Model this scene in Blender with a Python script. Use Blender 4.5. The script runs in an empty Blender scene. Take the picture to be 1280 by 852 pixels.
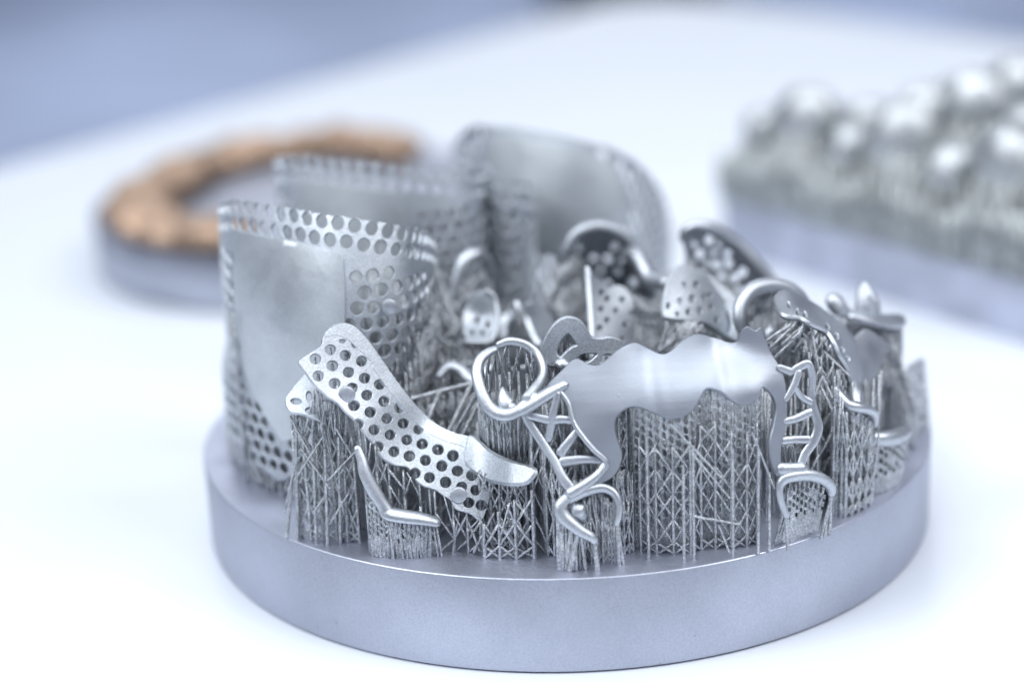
import bpy, math, random
import numpy as np
from mathutils import Vector, Matrix, Quaternion
from mathutils.geometry import delaunay_2d_cdt

random.seed(7)
RNG = np.random.default_rng(7)
scene = bpy.context.scene
COL = scene.collection
MM = 0.001                      # everything is laid out in millimetres, origin at the centre of the build plate's top

# ------------------------------------------------------------------ camera
CAM = np.array([-6.87103749, -234.93461473, 91.27505114])
FW = np.array([0.0, 0.94740905, -0.32002514])
RT = np.array([0.99904051, -0.01401568, -0.0414923])
UP = np.array([0.04379555, 0.31971808, 0.94650003])
FPX = 2250.0                    # focal length in photo pixels (1280 wide)
cam_data = bpy.data.cameras.new('camera')
cam = bpy.data.objects.new('camera', cam_data)
COL.objects.link(cam)
M = Matrix.Identity(4)
for i in range(3):
    M[i][0] = RT[i]; M[i][1] = UP[i]; M[i][2] = -FW[i]; M[i][3] = CAM[i] * MM
cam.matrix_world = M
cam_data.sensor_fit = 'HORIZONTAL'
cam_data.sensor_width = 36.0
cam_data.lens = FPX / 1280.0 * 36.0
cam_data.clip_start = 0.005
cam_data.clip_end = 60.0
cam_data.dof.use_dof = True
cam_data.dof.focus_distance = 0.2100
cam_data.dof.aperture_fstop = 8.3
scene.camera = cam

# ------------------------------------------------------------------ world, lamps, exposure
world = bpy.data.worlds.new('World')
scene.world = world
world.use_nodes = True
bg = world.node_tree.nodes['Background']
bg.inputs['Color'].default_value = (0.64, 0.73, 1.0, 1)
bg.inputs['Strength'].default_value = 0.21

def area(name, loc, target, size, power, col, sy=None):
    d = bpy.data.lights.new(name, 'AREA')
    d.shape = 'RECTANGLE'; d.size = size; d.size_y = sy or size
    d.energy = power; d.color = col
    o = bpy.data.objects.new(name, d); COL.objects.link(o)
    o.location = loc
    o.rotation_euler = (Vector(target) - Vector(loc)).to_track_quat('-Z', 'Y').to_euler()
    return o
area('overhead_light', (-0.15, -0.15, 1.75), (0, 0.02, 0), 2.2, 27.0, (0.90, 0.95, 1.0), 1.6)
area('overhead_light', (1.25, -0.55, 1.5), (0, 0, 0), 0.9, 17.0, (0.97, 0.98, 1.0))  # side light from the right, added for directional contrast on the struts
area('overhead_light', (-1.25, -0.5, 1.5), (0, 0, 0), 0.9, 19.0, (0.92, 0.96, 1.0))  # side light from the left, added for the same contrast
area('floor_fill_light', (0.0, 4.8, 2.3), (0, 4.8, -0.8), 3.0, 62.0, (0.9, 0.95, 1.0))  # unseen light added to brighten the floor beyond the table

vs = scene.view_settings
vs.view_transform = 'Standard'; vs.look = 'None'; vs.exposure = 0.27; vs.gamma = 1.0
vs.use_curve_mapping = False
scene.render.engine = 'CYCLES'
scene.cycles.use_denoising = True
scene.cycles.max_bounces = 5
scene.cycles.diffuse_bounces = 4
scene.cycles.glossy_bounces = 3

# ------------------------------------------------------------------ materials
def mat(name, base, rough, metallic=1.0, bump=0.0, bscale=3000, vary=0.0, vscale=200, rvary=0.0, spec=0.5, scratch=0.0, dark=None, grain=0.0, pits=0.0):
    m = bpy.data.materials.new(name); m.use_nodes = True
    nt = m.node_tree; b = nt.nodes['Principled BSDF']
    b.inputs['Metallic'].default_value = metallic
    b.inputs['Roughness'].default_value = rough
    b.inputs['Base Color'].default_value = (*base, 1)
    b.inputs['Specular IOR Level'].default_value = spec
    tc = nt.nodes.new('ShaderNodeNewGeometry')
    def noise(scale, detail=3.0, stretch=None):
        n = nt.nodes.new('ShaderNodeTexNoise'); n.inputs['Scale'].default_value = scale; n.inputs['Detail'].default_value = detail
        if stretch:
            mp = nt.nodes.new('ShaderNodeMapping'); mp.inputs['Scale'].default_value = stretch
            nt.links.new(tc.outputs['Position'], mp.inputs['Vector']); nt.links.new(mp.outputs['Vector'], n.inputs['Vector'])
        else:
            nt.links.new(tc.outputs['Position'], n.inputs['Vector'])
        return n
    if vary:
        n = noise(vscale, 5)
        r = nt.nodes.new('ShaderNodeValToRGB')
        r.color_ramp.elements[0].position = 0.3; r.color_ramp.elements[1].position = 0.7
        r.color_ramp.elements[0].color = (*(dark or [c * (1 - vary) for c in base]), 1)
        r.color_ramp.elements[1].color = (*[min(1, c * (1 + vary * 0.6)) for c in base], 1)
        nt.links.new(n.outputs['Fac'], r.inputs['Fac']); nt.links.new(r.outputs['Color'], b.inputs['Base Color'])
    def darken(fac_node, amount):
        src = b.inputs['Base Color'].links[0].from_socket if b.inputs['Base Color'].links else None
        mx = nt.nodes.new('ShaderNodeMix'); mx.data_type = 'RGBA'; mx.blend_type = 'MULTIPLY'; mx.inputs['Factor'].default_value = amount
        if src: nt.links.new(src, mx.inputs['A'])
        else: mx.inputs['A'].default_value = (*base, 1)
        nt.links.new(fac_node.outputs['Color'], mx.inputs['B']); nt.links.new(mx.outputs['Result'], b.inputs['Base Color'])
    def ramp(n, p0, p1, c0, c1):
        r = nt.nodes.new('ShaderNodeValToRGB'); r.color_ramp.elements[0].position = p0; r.color_ramp.elements[1].position = p1
        r.color_ramp.elements[0].color = (c0, c0, c0, 1); r.color_ramp.elements[1].color = (c1, c1, c1, 1)
        nt.links.new(n.outputs['Fac'], r.inputs['Fac']); return r
    if grain: darken(ramp(noise(4200, 2), 0.36, 0.62, 0.35, 1.25), grain)      # sintered grain
    if pits: darken(ramp(noise(900, 2), 0.22, 0.27, 0.3, 1.0), pits)          # small pits with a shape of their own
    if rvary:
        n = noise(vscale * 0.7, 4)
        mr = nt.nodes.new('ShaderNodeMapRange'); mr.inputs['From Min'].default_value = 0.3; mr.inputs['From Max'].default_value = 0.7
        mr.inputs['To Min'].default_value = rough - rvary; mr.inputs['To Max'].default_value = rough + rvary
        nt.links.new(n.outputs['Fac'], mr.inputs['Value']); nt.links.new(mr.outputs['Result'], b.inputs['Roughness'])
    if bump:
        n = noise(bscale, 3)
        bp = nt.nodes.new('ShaderNodeBump'); bp.inputs['Strength'].default_value = bump; bp.inputs['Distance'].default_value = 0.0002
        nt.links.new(n.outputs['Fac'], bp.inputs['Height'])
        last = bp
        if scratch:
            n2 = noise(900, 2, (1, 1, 0.04) if scratch > 0 else (0.05, 1, 1))
            b2 = nt.nodes.new('ShaderNodeBump'); b2.inputs['Strength'].default_value = abs(scratch); b2.inputs['Distance'].default_value = 0.0002
            nt.links.new(n2.outputs['Fac'], b2.inputs['Height']); nt.links.new(bp.outputs['Normal'], b2.inputs['Normal']); last = b2
        nt.links.new(last.outputs['Normal'], b.inputs['Normal'])
    return m

M_PLATE = mat('blasted_cobalt_chrome', (0.57, 0.605, 0.645), 0.54, bump=0.32, bscale=5200, vary=0.14, vscale=160, rvary=0.07, grain=0.25)
M_PANEL = mat('smooth_palate_metal', (0.63, 0.665, 0.69), 0.55, bump=0.4, bscale=420, vary=0.12, vscale=110, rvary=0.12, grain=0.12)
M_CAST = mat('satin_cobalt_chrome', (0.56, 0.59, 0.63), 0.46, bump=0.2, bscale=6000, vary=0.10, vscale=220, rvary=0.08, grain=0.15)
M_STRAP = mat('brushed_cobalt_chrome', (0.40, 0.43, 0.48), 0.5, bump=0.10, bscale=6000, vary=0.08, vscale=120, rvary=0.06, scratch=-0.10)
M_SUP = mat('sintered_support_metal', (0.61, 0.635, 0.665), 0.43, bump=1.0, bscale=5600, vary=0.25, vscale=900, grain=0.5)
M_BASE = mat('machined_plate_steel', (0.50, 0.525, 0.605), 0.50, bump=0.18, bscale=2600, vary=0.13, vscale=60, rvary=0.08, grain=0.12, pits=0.35, scratch=0.06)
M_TOP = mat('sanded_plate_top', (0.62, 0.645, 0.75), 0.48, bump=0.35, bscale=1500, vary=0.2, vscale=90, rvary=0.1, grain=0.15)
M_COPPER = mat('copper_alloy', (0.50, 0.36, 0.265), 0.62, bump=0.5, bscale=1200, vary=0.4, vscale=130)
M_FARSUP = mat('far_support_metal', (0.55, 0.575, 0.575), 0.5, bump=0.5, bscale=2000, vary=0.2, vscale=150)
M_CROWN = mat('polished_crown_metal', (0.52, 0.54, 0.55), 0.52, bump=0.05, bscale=1500)
M_TABLE = mat('white_table_laminate', (0.70, 0.735, 0.79), 0.33, metallic=0.0, bump=0.03, bscale=900, vary=0.02, vscale=30, spec=0.4)
M_FLOOR = mat('blue_grey_floor', (0.56, 0.64, 0.84), 0.7, metallic=0.0, vary=0.25, vscale=1.2, bump=0.1, bscale=60)
M_DARK = mat('dark_blue_plastic', (0.02, 0.03, 0.07), 0.6, metallic=0.0, bump=0.05, bscale=50)
M_WHITE = mat('white_painted_panel', (0.75, 0.8, 0.9), 0.5, metallic=0.0, bump=0.05, bscale=50)

# ------------------------------------------------------------------ geometry helpers (millimetres)
def at(px, py, Y):
    """point in the place seen at photo pixel (px, py) and standing at depth Y"""
    px = np.asarray(px, float); py = np.asarray(py, float); Y = np.asarray(Y, float)
    d = FW + RT * ((px - 640) / FPX)[..., None] - UP * ((py - 426) / FPX)[..., None]
    return CAM + ((Y - CAM[1]) / d[..., 1])[..., None] * d
def on(px, py, z=0.0):
    d = FW + RT * ((px - 640) / FPX) - UP * ((py - 426) / FPX)
    return CAM + (z - CAM[2]) / d[2] * d
def proj(P):
    d = P - CAM; z = d @ FW
    return np.stack([640 + FPX * (d @ RT) / z, 426 - FPX * (d @ UP) / z], -1), z
def A3(pts):
    p = np.array([q[:3] for q in pts], float); return at(p[:, 0], p[:, 1], p[:, 2])
def Z(x0, y0, f, pts):
    return [(x0 + p[0] / f, y0 + p[1] / f) + tuple(p[2:]) for p in pts]
def catmull(P, n=8, closed=False):
    P = np.asarray(P, float); m = len(P); out = []
    for i in range(m if closed else m - 1):
        if closed: p0, p1, p2, p3 = P[(i - 1) % m], P[i], P[(i + 1) % m], P[(i + 2) % m]
        else: p0, p1, p2, p3 = P[max(i - 1, 0)], P[i], P[i + 1], P[min(i + 2, m - 1)]
        for k in range(n):
            t = k / n
            out.append(0.5 * (2 * p1 + (p2 - p0) * t + (2 * p0 - 5 * p1 + 4 * p2 - p3) * t * t + (3 * p1 - p0 - 3 * p2 + p3) * t ** 3))
    if not closed: out.append(P[-1])
    return np.array(out)
def resample(P, step, closed=False):
    P = np.asarray(P, float)
    Q = np.vstack([P, P[:1]]) if closed else P
    d = np.r_[0, np.cumsum(np.linalg.norm(np.diff(Q, axis=0), axis=1))]
    n = max(3 if closed else 1, int(round(d[-1] / step)))
    t = np.linspace(0, d[-1], n + 1)
    if closed: t = t[:-1]
    return np.stack([np.interp(t, d, Q[:, k]) for k in range(Q.shape[1])], -1)

def thing(name, label, cat, loc, group=None):
    o = bpy.data.objects.new(name, None); COL.objects.link(o)
    o.empty_display_size = 0.005
    o.location = Vector([float(c) * MM for c in loc])
    o['label'] = label; o['category'] = cat
    if group: o['group'] = group
    return o
def link(name, V, F, material, parent=None, kind=None, smooth=True, sharp=35, label=None):
    me = bpy.data.meshes.new(name)
    V = np.asarray(V, float) * MM
    if parent is not None:
        off = np.zeros(3); q = parent
        while q is not None: off += np.array(q.location); q = q.parent
        V = V - off
    me.from_pydata(V.tolist(), [], [list(map(int, f)) for f in F])
    me.materials.append(material)
    me.validate()
    if smooth:
        me.polygons.foreach_set('use_smooth', [True] * len(me.polygons))
        if sharp: me.set_sharp_from_angle(angle=math.radians(sharp))
    me.update()
    o = bpy.data.objects.new(name, me); COL.objects.link(o)
    if parent is not None: o.parent = parent
    if kind: o['kind'] = kind
    if label: o['label'] = label
    return o
def tag(o, label, cat, group=None):
    o['label'] = label; o['category'] = cat
    if group: o['group'] = group
    return o

def pip(pts, poly):
    x, y = pts[:, 0], pts[:, 1]; n = len(poly); ins = np.zeros(len(pts), bool); j = n - 1
    for i in range(n):
        xi, yi = poly[i]; xj, yj = poly[j]
        if yi != yj:
            c = ((yi > y) != (yj > y)) & (x < (xj - xi) * (y - yi) / (yj - yi) + xi)
            ins ^= c
        j = i
    return ins
def rbf(ctrl):
    """smooth depth over the photo plane through control points (px, py, Y)"""
    c = np.array(ctrl, float); P = c[:, :2] / 100.0; n = len(c)
    def k(r): return np.where(r > 1e-9, r * r * np.log(np.maximum(r, 1e-9)), 0)
    K = k(np.linalg.norm(P[:, None] - P[None], axis=-1)) + np.eye(n) * 0.01
    T = np.c_[np.ones(n), P]
    S = np.zeros((n + 3, n + 3)); S[:n, :n] = K; S[:n, n:] = T; S[n:, :n] = T.T
    w = np.linalg.solve(S + np.eye(n + 3) * 1e-9, np.r_[c[:, 2], 0, 0, 0])
    def f(q):
        q = np.asarray(q, float)[:, :2] / 100.0
        return k(np.linalg.norm(q[:, None] - P[None], axis=-1)) @ w[:n] + w[n] + q @ w[n + 1:]
    return f
def psurf(ctrl, ripple=None):
    d = rbf(ctrl)
    def f(q):
        q = np.asarray(q, float); y = d(q)
        if ripple: y = y + ripple(q)
        return at(q[:, 0], q[:, 1], y)
    f.depth = d
    return f
def circle(x, y, r, n=14, ry=None, ang=0.0):
    a = np.linspace(0, 2 * math.pi, n, endpoint=False); ry = ry or r
    c, s = math.cos(ang), math.sin(ang); ex, ey = r * np.cos(a), ry * np.sin(a)
    return np.stack([x + ex * c - ey * s, y + ex * s + ey * c], -1)

def sheet(name, outline, holes, surf, thick, material, parent, step, kind=None, bulge=0.18, label=None, shift=0.0, keep_edge=None):
    """perforated sheet: 2-D outline and hole loops, mapped by surf() into space, with real thickness and rounded rims"""
    outline = np.asarray(outline, float)
    loops = [outline] + [np.asarray(h, float) for h in holes]
    verts = []; edges = []
    for L in loops:
        b = len(verts); n = len(L)
        verts += [tuple(p) for p in L]; edges += [(b + i, b + (i + 1) % n) for i in range(n)]
    allp = np.array(verts)
    mn, mx = outline.min(0), outline.max(0)
    gx, gy = np.meshgrid(np.arange(mn[0], mx[0], step), np.arange(mn[1], mx[1], step * 0.87))
    gx[1::2] += step / 2
    g = np.stack([gx.ravel(), gy.ravel()], -1); g = g + RNG.uniform(-0.08, 0.08, g.shape) * step
    ins = pip(g, outline)
    g = g[ins]
    if len(g):
        keep = np.ones(len(g), bool)
        for i in range(0, len(g), 400):
            dd = np.linalg.norm(g[i:i + 400, None] - allp[None], axis=-1).min(1); keep[i:i + 400] = dd > step * 0.45
        g = g[keep]
        for h in loops[1:]:
            if len(g): g = g[~pip(g, h)]
        verts += [tuple(p) for p in g]
    res = delaunay_2d_cdt([Vector(v) for v in verts], edges, [], 0, 1e-5)
    V2 = np.array([tuple(v) for v in res[0]]); T = np.array([f for f in res[2] if len(f) == 3])
    c = V2[T].mean(1); ok = pip(c, outline)
    for h in loops[1:]:
        lo, hi = h.min(0), h.max(0)
        m = ok & (c[:, 0] > lo[0]) & (c[:, 0] < hi[0]) & (c[:, 1] > lo[1]) & (c[:, 1] < hi[1])
        idx = np.where(m)[0]
        if len(idx): ok[idx[pip(c[idx], h)]] = False
    T = T[ok]
    used = np.unique(T); remap = -np.ones(len(V2), int); remap[used] = np.arange(len(used)); V2 = V2[used]; T = remap[T]
    P = surf(V2)
    a, b_, c_ = P[T[:, 0]], P[T[:, 1]], P[T[:, 2]]
    fn = np.cross(b_ - a, c_ - a)
    N = np.zeros_like(P)
    for k in range(3): np.add.at(N, T[:, k], fn)
    N /= np.maximum(np.linalg.norm(N, axis=1), 1e-12)[:, None]
    if np.mean(np.einsum('ij,ij->i', N, CAM - P)) < 0: N = -N; T = T[:, ::-1]
    P = P + N * shift
    n = len(P)
    Vf, Vb = P + N * thick / 2, P - N * thick / 2
    # boundary
    cnt = {}
    for t in T:
        for k in range(3):
            e = (int(t[k]), int(t[(k + 1) % 3])); cnt[e] = 1
    bnd = [e for e in cnt if (e[1], e[0]) not in cnt]
    out = np.zeros_like(P); bset = sorted({v for e in bnd for v in e})
    for i, j in bnd:
        d = np.cross(P[j] - P[i], N[i]); l = np.linalg.norm(d)
        if l > 1e-12: out[i] += d / l; out[j] += d / l
    l = np.linalg.norm(out, axis=1); out /= np.maximum(l, 1e-9)[:, None]
    mid = {v: 2 * n + k for k, v in enumerate(bset)}
    bf = {v: 2 * n + len(bset) + k for k, v in enumerate(bset)}
    bb = {v: 2 * n + 2 * len(bset) + k for k, v in enumerate(bset)}
    Bi = np.array(bset, int)
    Vm = P[Bi] + out[Bi] * thick * bulge
    Vall = np.vstack([Vf, Vb, Vm, Vf[Bi] + out[Bi] * thick * 0.12 - N[Bi] * thick * 0.12, Vb[Bi] + out[Bi] * thick * 0.12 + N[Bi] * thick * 0.12])
    F = [tuple(t) for t in T] + [(t[2] + n, t[1] + n, t[0] + n) for t in T]
    for i, j in bnd:
        F += [(j, i, bf[i], bf[j]), (bf[j], bf[i], mid[i], mid[j]), (mid[j], mid[i], bb[i], bb[j]), (bb[j], bb[i], i + n, j + n)]
    return link(name, Vall, F, material, parent, kind, sharp=40, label=label)

def tube_geo(P, R, n=10, flat=1.0, flatdir=None, caps=True):
    P = np.asarray(P, float); m = len(P); R = np.broadcast_to(np.asarray(R, float), (m,)).copy()
    T = np.gradient(P, axis=0); T /= np.maximum(np.linalg.norm(T, axis=1), 1e-9)[:, None]
    up = np.array(flatdir if flatdir is not None else (0, 0, 1.0), float)
    rings = []
    prev = None
    for i in range(m):
        t = T[i]
        if flatdir is not None:
            a = up - t * (up @ t)
            if np.linalg.norm(a) < 0.15 and prev is not None: a = prev - t * (prev @ t)
        else:
            a = (prev if prev is not None else (up if abs(t[2]) < 0.9 else np.array([1.0, 0, 0])))
            a = a - t * (a @ t)
        a = a / max(np.linalg.norm(a), 1e-9); prev = a
        b = np.cross(t, a)
        ang = np.linspace(0, 2 * math.pi, n, endpoint=False)
        rings.append((P[i], a * flat, b, R[i], t))
    V = []; 
    seq = []
    if caps:
        c, a, b, r, t = rings[0]; seq += [(c - t * r * 0.75, a, b, r * 0.35), (c - t * r * 0.45, a, b, r * 0.78)]
    seq += [(c, a, b, r) for c, a, b, r, t in rings]
    if caps:
        c, a, b, r, t = rings[-1]; seq += [(c + t * r * 0.45, a, b, r * 0.78), (c + t * r * 0.75, a, b, r * 0.35)]
    ang = np.linspace(0, 2 * math.pi, n, endpoint=False)
    for c, a, b, r in seq:
        V.append(c + r * (np.cos(ang)[:, None] * a + np.sin(ang)[:, None] * b))
    k = len(seq); V = np.vstack(V); F = []
    for i in range(k - 1):
        for j in range(n):
            F.append((i * n + j, i * n + (j + 1) % n, (i + 1) * n + (j + 1) % n, (i + 1) * n + j))
    F.append(tuple(range(n - 1, -1, -1))); F.append(tuple((k - 1) * n + j for j in range(n)))
    return V, F
def tube(name, pts, material, parent, r=0.75, n=12, flat=1.0, flatdir=None, sub=6, label=None, closed=False):
    """rounded wire along photo-plane points (px, py, Y[, radius in mm])"""
    P = A3(pts); R = np.array([q[3] if len(q) > 3 else r for q in pts], float)
    PR = catmull(np.c_[P, R], sub)
    V, F = tube_geo(PR[:, :3], PR[:, 3], n, flat, flatdir)
    return link(name, V, F, material, parent, sharp=60, label=label)

# ---- struts
def strut_geo(segs, sides=5, rings=3, rough=0.16):
    segs = np.asarray(segs, float); m = len(segs)
    p0, p1, r0, r1 = segs[:, 0:3], segs[:, 3:6], segs[:, 6], segs[:, 7]
    t = p1 - p0; L = np.linalg.norm(t, axis=1); t = t / np.maximum(L, 1e-9)[:, None]
    ref = np.where(np.abs(t[:, 2:3]) > 0.9, np.array([[1.0, 0, 0]]), np.array([[0, 0, 1.0]]))
    a = np.cross(t, ref); a /= np.linalg.norm(a, axis=1)[:, None]; b = np.cross(t, a)
    ph = RNG.uniform(0, 6.28, m)
    V = np.zeros((m, rings, sides, 3))
    for i in range(rings):
        s = i / (rings - 1)
        c = p0 + (p1 - p0) * s
        r = (r0 + (r1 - r0) * s) 
        for j in range(sides):
            ang = ph + 2 * math.pi * j / sides
            rr = r * (1 + RNG.uniform(-rough, rough, m))
            V[:, i, j] = c + rr[:, None] * (np.cos(ang)[:, None] * a + np.sin(ang)[:, None] * b)
    F = []
    base = []
    for i in range(rings - 1):
        for j in range(sides):
            base.append((i * sides + j, i * sides + (j + 1) % sides, (i + 1) * sides + (j + 1) % sides, (i + 1) * sides + j))
    caps = [tuple(range(sides - 1, -1, -1)), tuple((rings - 1) * sides + j for j in range(sides))]
    k = rings * sides
    for q in range(m):
        o = q * k
        F += [tuple(o + x for x in f) for f in base] + [tuple(o + x for x in f) for f in caps]
    return V.reshape(-1, 3), F
def struts(name, segs, parent, material=None, kind='stuff', rings=None):
    if not len(segs): return None
    if rings is None:
        rings = 4
    V, F = strut_geo(segs, 5, rings)
    return link(name, V, F, material or M_SUP, parent, kind, smooth=True, sharp=None)
_post = []
def post(p0, p1, r, parent, name='support_post', material=None):
    if not _post:
        for k in range(5):
            V, F = strut_geo([[0, 0, 0, 0, 0, 1, 1, 0.86]], 7, 8, 0.15)
            me = bpy.data.meshes.new('support_post'); me.from_pydata(V.tolist(), [], F); me.materials.append(M_SUP)
            me.polygons.foreach_set('use_smooth', [True] * len(me.polygons)); _post.append(me)
    p0 = np.asarray(p0, float); p1 = np.asarray(p1, float)
    o = bpy.data.objects.new(name, random.choice(_post)); COL.objects.link(o)
    o.parent = parent
    off = np.zeros(3); q = parent
    while q is not None: off += np.array(q.location); q = q.parent
    o.location = Vector(p0 * MM - off)
    d = Vector(p1 - p0); o.rotation_mode = 'QUATERNION'
    o.rotation_quaternion = Vector((0, 0, 1)).rotation_difference(d.normalized())
    o.scale = (r * MM, r * MM, d.length * MM)
    return o

def lattice(root, top, spacing=1.5, base_dy=0.0, base_dx=0.0, layers=1, layer_dy=1.4, r=0.17, cell=2.6, drop=0.2, posts=False, z0=0.0, fan=1, brace=True, jit=0.06, base_y=None, slim=0.62):
    """tree supports from a polyline (mm) straight down to the plate: posts, crossed braces and thin fan tips"""
    segs = []
    top = np.asarray(top, float)
    for L in range(layers):
        T = resample(top, spacing) + np.array([RNG.uniform(-.3, .3), L * layer_dy, 0])
        n = len(T); cols = []
        for k in range(n):
            t = T[k] + np.array([RNG.uniform(-jit, jit), RNG.uniform(-jit, jit), 0]) * spacing
            bx = t[0] + base_dx; by = (t[1] + base_dy) if base_y is None else base_y + L * layer_dy
            rr = math.hypot(bx, by)
            if rr > 49.0: bx *= 49.0 / rr; by *= 49.0 / rr
            b = np.array([bx, by, z0])
            if t[2] - z0 < 0.6: cols.append(None); continue
            cols.append((b, t))
            hgt = t[2] - z0
            knee = b + (t - b) * max(0.35, 1 - min(3.2, hgt * 0.4) / hgt)
            if posts and L == 0:
                post(b, knee, r * RNG.uniform(1.0, 1.25), root)
            else:
                segs.append([*b, *knee, r * 1.1, r])
            segs.append([*knee, *t, r, r * slim])
            for _ in range(fan):
                kk = min(max(k + RNG.uniform(-0.9, 0.9), 0), n - 1); i = int(kk); f = kk - i
                q = T[i] * (1 - f) + T[min(i + 1, n - 1)] * f
                st = b + (t - b) * max(0.3, 1 - RNG.uniform(1.5, 5.0) / max(hgt, 1))
                segs.append([*st, *(q + np.array([0, RNG.uniform(-.5, .5), 0])), r * 0.75, r * slim * 0.8])
        if brace:                                   # orderly diamonds: nodes at common heights
            ph = (L % 2) * 0.5
            for k in range(n - 1):
                if cols[k] is None or cols[k + 1] is None: continue
                (b0, t0), (b1, t1) = cols[k], cols[k + 1]
                on_ = lambda b, t, z: b + (t - b) * min(max((z - z0) / max(t[2] - z0, 1e-6), 0), 1)
                h = min(t0[2], t1[2]); z = z0 + ph * cell - cell * 0.5
                while z + cell * 0.6 < h:
                    za, zb = max(z, z0), min(z + cell, h)
                    for s in (0, 1):
                        if RNG.random() < drop: continue
                        e = RNG.uniform(-0.18, 0.18, 2)
                        p = (on_(b0, t0, za + e[0]), on_(b1, t1, zb + e[1])) if s == 0 else (on_(b1, t1, za + e[0]), on_(b0, t0, zb + e[1]))
                        dy = RNG.uniform(-0.08, 0.08)
                        segs.append([p[0][0], p[0][1] + dy, p[0][2], p[1][0], p[1][1] + dy, p[1][2], r * 0.78, r * 0.78])
                    z += cell
    return segs
def forest(x0, x1, y0, y1, zfun, pitch=2.0, r=0.15, lean=0.25, cross=0.5):
    """loose thicket of posts and crossings inside a rectangle of the plate"""
    segs = []; y = y0; pts = []
    while y <= y1:
        x = x0
        while x <= x1:
            X = x + RNG.uniform(-.35, .35) * pitch; Y = y + RNG.uniform(-.35, .35) * pitch
            if math.hypot(X, Y) < 48.3:
                h = zfun(X, Y) * RNG.uniform(0.8, 1.05)
                if h > 1: pts.append((X, Y, h))
            x += pitch
        y += pitch
    for X, Y, h in pts:
        segs.append([X, Y, 0, X + RNG.uniform(-lean, lean), Y + RNG.uniform(-lean, lean), h, r, r * 0.75])
        if RNG.random() < cross:
            q = pts[RNG.integers(len(pts))]
            near = [p for p in pts if 0.5 < math.hypot(p[0] - X, p[1] - Y) < pitch * 1.6]
            if near:
                q = near[RNG.integers(len(near))]; z1 = RNG.uniform(0, h * 0.7); z2 = min(q[2], z1 + RNG.uniform(1.5, 4))
                segs.append([X, Y, z1, q[0], q[1], z2, r * 0.7, r * 0.7])
    return segs

def plan(pts, row=380, lean=0.0, zref=20.0, dense=40, curl=0.0, flare=None):
    """upright curved surface: plan curve through (px at the given photo row, Y), u = arc length, v = height"""
    p = np.array(pts, float); XY = at(p[:, 0], np.full(len(p), row), p[:, 1])[:, :2]
    C = catmull(XY, dense); d = np.r_[0, np.cumsum(np.linalg.norm(np.diff(C, axis=0), axis=1))]
    tg = np.gradient(C, axis=0); tg /= np.maximum(np.linalg.norm(tg, axis=1), 1e-9)[:, None]; NX, NY = tg[:, 1], -tg[:, 0]
    def f(q):
        q = np.asarray(q, float); u, v = q[:, 0], q[:, 1]
        x = np.interp(u, d, C[:, 0]); y = np.interp(u, d, C[:, 1]) + lean * (v - zref) + curl * np.maximum(0, v - zref) ** 2
        if flare:                                   # lower border stands proud of the shell
            zf, amt, uf = flare; k = np.clip((zf - v) / 4.5, 0, 1); k = k * k * (3 - 2 * k) * np.clip((uf - u) / 5.0, 0, 1) * amt
            x = x + np.interp(u, d, NX) * k; y = y + np.interp(u, d, NY) * k
        return np.stack([x, y, v], -1)
    f.length = d[-1]
    def uv(pix, vmin=-2, vmax=45):
        U, W = np.meshgrid(np.linspace(0, d[-1], 500), np.linspace(vmin, vmax, 380))
        q = np.stack([U.ravel(), W.ravel()], -1); S, z = proj(f(q)); out = []
        for p_ in np.asarray(pix, float)[:, :2]:
            e = np.linalg.norm(S - p_, axis=1) + z * 0.02
            out.append(q[np.argmin(e)])
        return np.array(out)
    f.uv = uv
    return f
def hexholes(x0, x1, y0, y1, p, r, ok=lambda x, y: True, n=12, jr=0.06):
    H = []; row = 0; y = y0
    while y <= y1:
        x = x0 + (p / 2 if row % 2 else 0)
        while x <= x1:
            if ok(x, y): H.append(circle(x + RNG.uniform(-.03, .03) * p, y + RNG.uniform(-.03, .03) * p, r * (1 + RNG.uniform(-jr, jr)), n, ang=RNG.uniform(0, 1)))
            x += p
        y += p * 0.87; row += 1
    return H
def inside(poly):
    poly = np.asarray(poly, float)
    return lambda x, y: bool(pip(np.array([[x, y]]), poly)[0])
def lathe(prof, n=48):
    V = []; F = []
    ang = np.linspace(0, 2 * math.pi, n, endpoint=False)
    for r, z in prof: V += [(r * math.cos(a), r * math.sin(a), z) for a in ang]
    k = len(prof)
    for i in range(k - 1):
        for j in range(n): F.append((i * n + j, i * n + (j + 1) % n, (i + 1) * n + (j + 1) % n, (i + 1) * n + j))
    return np.array(V), F
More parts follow.
